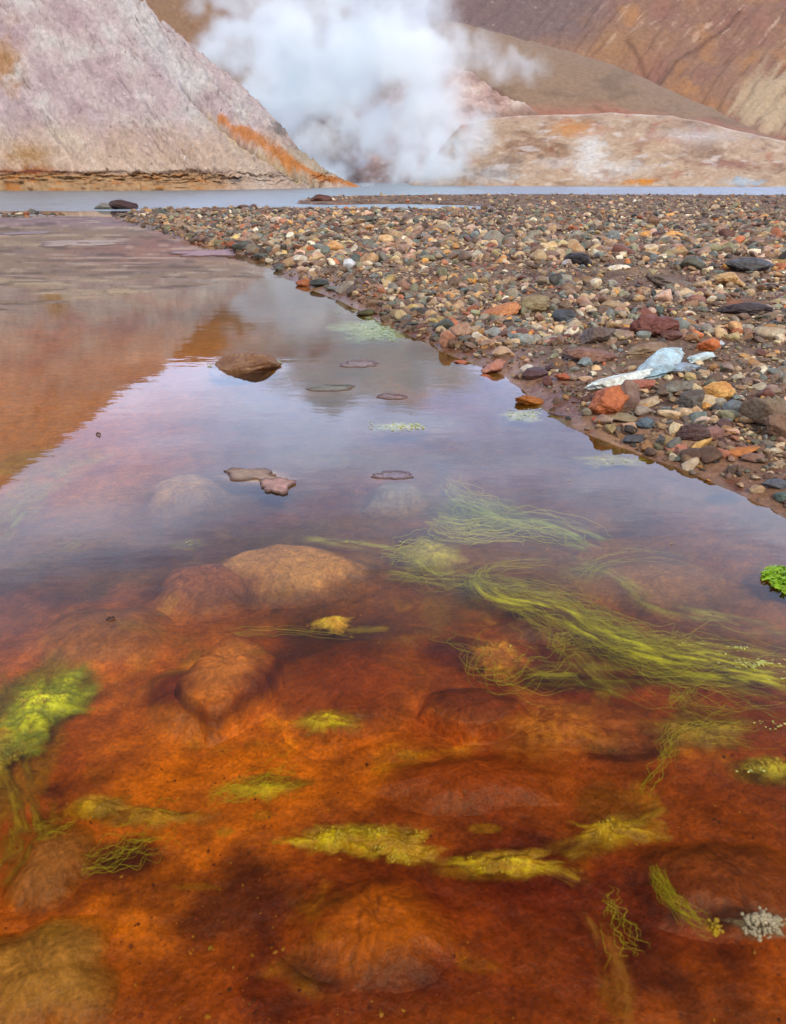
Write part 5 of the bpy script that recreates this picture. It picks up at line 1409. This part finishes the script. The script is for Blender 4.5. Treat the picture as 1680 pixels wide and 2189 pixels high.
# ------------------------------------------------------------------ steam
def steam(name, Y0, blobs, dens, label, thick=.62, warp=4.2, nscale=.14, col=(.966, .988, 1.0), dep=9.0):
    E = []
    for (x, y, rx, ry, w) in blobs:
        dx, dy, dz = [float(v) for v in ray(x, y)]
        t = Y0 / dy; X, Z = dx * t, CAMH + dz * t
        kx = t / FPX
        ky = abs(float(ray(x, y - 1)[2] / ray(x, y - 1)[1] - dz / dy)) * Y0
        E.append((X, Z, rx * kx, ry * ky, w))
    x0 = min(e[0] - e[2] for e in E) - 5; x1 = max(e[0] + e[2] for e in E) + 5
    z1 = max(e[1] + e[3] for e in E) + 5
    m = bpy.data.materials.new(name); m.use_nodes = True
    nt = m.node_tree; nt.nodes.clear(); L = nt.links.new
    out = N(nt, 'ShaderNodeOutputMaterial')
    tc = N(nt, 'ShaderNodeTexCoord')
    nz = N(nt, 'ShaderNodeTexNoise', Scale=nscale, Detail=4.0, Roughness=.55)
    L(tc.outputs['Object'], nz.inputs['Vector'])
    s1 = N(nt, 'ShaderNodeVectorMath', operation='SUBTRACT'); s1.inputs[1].default_value = (.5, .5, .5)
    L(nz.outputs['Color'], s1.inputs[0])
    s2 = N(nt, 'ShaderNodeVectorMath', operation='SCALE'); s2.inputs['Scale'].default_value = warp * 3
    L(s1.outputs[0], s2.inputs[0])
    s3 = N(nt, 'ShaderNodeVectorMath', operation='ADD'); L(tc.outputs['Object'], s3.inputs[0]); L(s2.outputs[0], s3.inputs[1])
    pos = s3.outputs[0]
    acc = None
    for (X, Z, rx, rz, w) in E:
        a = N(nt, 'ShaderNodeVectorMath', operation='SUBTRACT'); a.inputs[1].default_value = (X, 0, Z); L(pos, a.inputs[0])
        b = N(nt, 'ShaderNodeVectorMath', operation='MULTIPLY'); b.inputs[1].default_value = (1 / rx, 1 / min(max(min(rx, rz * 1.5) * thick, dep * .3), dep), 1 / rz); L(a.outputs[0], b.inputs[0])
        c = N(nt, 'ShaderNodeVectorMath', operation='LENGTH'); L(b.outputs[0], c.inputs[0])
        d = N(nt, 'ShaderNodeMapRange', interpolation_type='SMOOTHSTEP')
        d.inputs['From Min'].default_value = 1.0; d.inputs['From Max'].default_value = .55
        d.inputs['To Min'].default_value = 0; d.inputs['To Max'].default_value = w
        L(c.outputs['Value'], d.inputs['Value'])
        if acc is None:
            acc = d.outputs[0]
        else:
            e = N(nt, 'ShaderNodeMath', operation='ADD' if w < 0 else 'MAXIMUM'); L(acc, e.inputs[0]); L(d.outputs[0], e.inputs[1]); acc = e.outputs[0]
    q = N(nt, 'ShaderNodeMapRange'); q.inputs['From Min'].default_value = .38; q.inputs['From Max'].default_value = .55
    q.inputs['To Min'].default_value = .12; q.inputs['To Max'].default_value = 1.5
    L(nz.outputs['Fac'], q.inputs['Value'])
    f = N(nt, 'ShaderNodeMath', operation='MULTIPLY'); L(acc, f.inputs[0]); L(q.outputs[0], f.inputs[1])
    g = N(nt, 'ShaderNodeMath', operation='MULTIPLY'); L(f.outputs[0], g.inputs[0]); g.inputs[1].default_value = dens
    g.use_clamp = False
    h = N(nt, 'ShaderNodeMath', operation='MAXIMUM'); L(g.outputs[0], h.inputs[0]); h.inputs[1].default_value = 0
    pv = N(nt, 'ShaderNodeVolumePrincipled'); pv.inputs['Color'].default_value = (*col, 1); pv.inputs['Anisotropy'].default_value = 0.0
    L(h.outputs[0], pv.inputs['Density']); L(pv.outputs[0], out.inputs['Volume'])
    zb = .02
    V = np.array([[x, y, z] for z in (zb, z1) for y in (-dep - 4, dep + 4) for x in (x0, x1)])
    F = np.array([[0, 2, 3, 1], [4, 5, 7, 6], [0, 1, 5, 4], [2, 6, 7, 3], [0, 4, 6, 2], [1, 3, 7, 5]])
    o = link('steam', mesh_np(name, V, F, None, False, (m,)))
    o.location = (0, Y0, 0)
    tag(o, label, 'steam', kind='stuff')
    print('steam', x0, x1, dep, z1)


steam('steam', 98, [(800, -120, 340, 150, .8), (540, -50, 170, 80, .5), (740, 20, 290, 120, .8), (850, 150, 175, 130, 1.0), (700, 150, 190, 130, 1.0), (560, 100, 170, 95, .85), (630, 200, 150, 90, .9), (880, 240, 130, 130, 1.0), (790, 290, 110, 100, 1.0),
                    (900, 345, 130, 80, .9), (730, 335, 90, 70, .8), (1080, 155, 110, 60, .4), (1000, 120, 80, 100, .5), (1000, 300, 80, 90, .35), (660, 320, 90, 60, .6), (930, 375, 150, 34, .9)],
      .48, 'billowing white steam rising from the vents between the slopes')
steam('steam', 69, [(930, 378, 150, 20, .8), (1060, 372, 120, 22, .5), (820, 386, 90, 12, .5), (930, 335, 100, 80, .9), (1000, 290, 80, 60, .5)],
      .5, 'low wisps of steam drifting over the river in front of the right mound', warp=1.2, nscale=.5, dep=2.5)
# ------------------------------------------------------------------ light
W = bpy.data.worlds.new('World'); SC.world = W; W.use_nodes = True
nt = W.node_tree; nt.nodes.clear(); L = nt.links.new
out = N(nt, 'ShaderNodeOutputWorld'); bg = N(nt, 'ShaderNodeBackground'); bg.inputs['Strength'].default_value = .12
SUN_EL, SUN_AZ = math.radians(46), math.radians(158)      # azimuth clockwise from +Y
sk = N(nt, 'ShaderNodeTexSky', sky_type='NISHITA', sun_disc=False, sun_elevation=SUN_EL, sun_rotation=SUN_AZ)
tc = N(nt, 'ShaderNodeTexCoord')
mp = N(nt, 'ShaderNodeMapping'); mp.inputs['Scale'].default_value = (1, 1, 2.6)
L(tc.outputs['Generated'], mp.inputs['Vector'])
nz = N(nt, 'ShaderNodeTexNoise', Scale=3.4, Detail=6.0, Roughness=0.6); L(mp.outputs[0], nz.inputs['Vector'])
rp = N(nt, 'ShaderNodeValToRGB'); L(nz.outputs['Fac'], rp.inputs['Fac'])
rp.color_ramp.elements[0].position = .38; rp.color_ramp.elements[0].color = (.60, .60, .74, 1)
rp.color_ramp.elements[1].position = .62; rp.color_ramp.elements[1].color = (1.05, 1.08, 1.12, 1)
# sky brightness shaped for the pool mirror: bright low in front, darkened overhead to cut its veil
sx = N(nt, 'ShaderNodeSeparateXYZ'); L(tc.outputs['Generated'], sx.inputs[0])
up = N(nt, 'ShaderNodeValToRGB'); L(sx.outputs['Z'], up.inputs['Fac'])
e = up.color_ramp.elements
e[0].position = .0; e[0].color = (.7,) * 3 + (1,)
e[1].position = 1.0; e[1].color = (.05,) * 3 + (1,)
for p_, v_ in ((.18, 1.25), (.42, 1.3), (.56, .42), (.70, .05)):
    q_ = e.new(p_); q_.color = (v_,) * 3 + (1,)
fm = N(nt, 'ShaderNodeMapRange', interpolation_type='SMOOTHSTEP'); L(sx.outputs['Y'], fm.inputs['Value'])
fm.inputs['From Min'].default_value = -.1; fm.inputs['From Max'].default_value = .35
bk = N(nt, 'ShaderNodeMix', data_type='RGBA'); L(fm.outputs[0], bk.inputs['Factor'])
bk.inputs['A'].default_value = (.62, .64, .66, 1); L(up.outputs[0], bk.inputs['B'])
tn = N(nt, 'ShaderNodeMix', data_type='RGBA', blend_type='MULTIPLY'); L(fm.outputs[0], tn.inputs['Factor']); L(bk.outputs['Result'], tn.inputs['A']); tn.inputs['B'].default_value = (.80, .93, 1.28, 1)
cl = N(nt, 'ShaderNodeMix', data_type='RGBA', blend_type='MULTIPLY'); cl.inputs['Factor'].default_value = 1
L(rp.outputs[0], cl.inputs['A']); L(tn.outputs['Result'], cl.inputs['B'])
cs = N(nt, 'ShaderNodeVectorMath', operation='SCALE'); cs.inputs['Scale'].default_value = 24.0
L(cl.outputs['Result'], cs.inputs[0])
mx = N(nt, 'ShaderNodeMix', data_type='RGBA'); mx.inputs['Factor'].default_value = .9
L(sk.outputs[0], mx.inputs['A']); L(cs.outputs[0], mx.inputs['B'])
L(mx.outputs['Result'], bg.inputs['Color']); L(bg.outputs[0], out.inputs['Surface'])

sd = bpy.data.lights.new('sun', 'SUN'); sd.energy = 3.2; sd.angle = math.radians(10); sd.color = (1, .93, .82)
so = bpy.data.objects.new('sun', sd); COL.objects.link(so)
dv = Vector((math.sin(SUN_AZ) * math.cos(SUN_EL), math.cos(SUN_AZ) * math.cos(SUN_EL), math.sin(SUN_EL)))
so.rotation_euler = dv.to_track_quat('Z', 'Y').to_euler()
so.location = (0, 0, 60)

SC.view_settings.view_transform = 'Standard'; SC.view_settings.look = 'None'
SC.view_settings.exposure = -0.46; SC.view_settings.gamma = 1.0
cy = SC.cycles
cy.max_bounces = 18; cy.diffuse_bounces = 3; cy.glossy_bounces = 3; cy.transmission_bounces = 4; cy.volume_bounces = 18; cy.transparent_max_bounces = 16
cy.caustics_reflective = False
cy.volume_step_rate = 0.35; cy.volume_max_steps = 96
cy.use_denoising = True
cy.use_adaptive_sampling = True; cy.adaptive_threshold = 0.03; cy.adaptive_min_samples = 24
cy.sample_clamp_indirect = 8
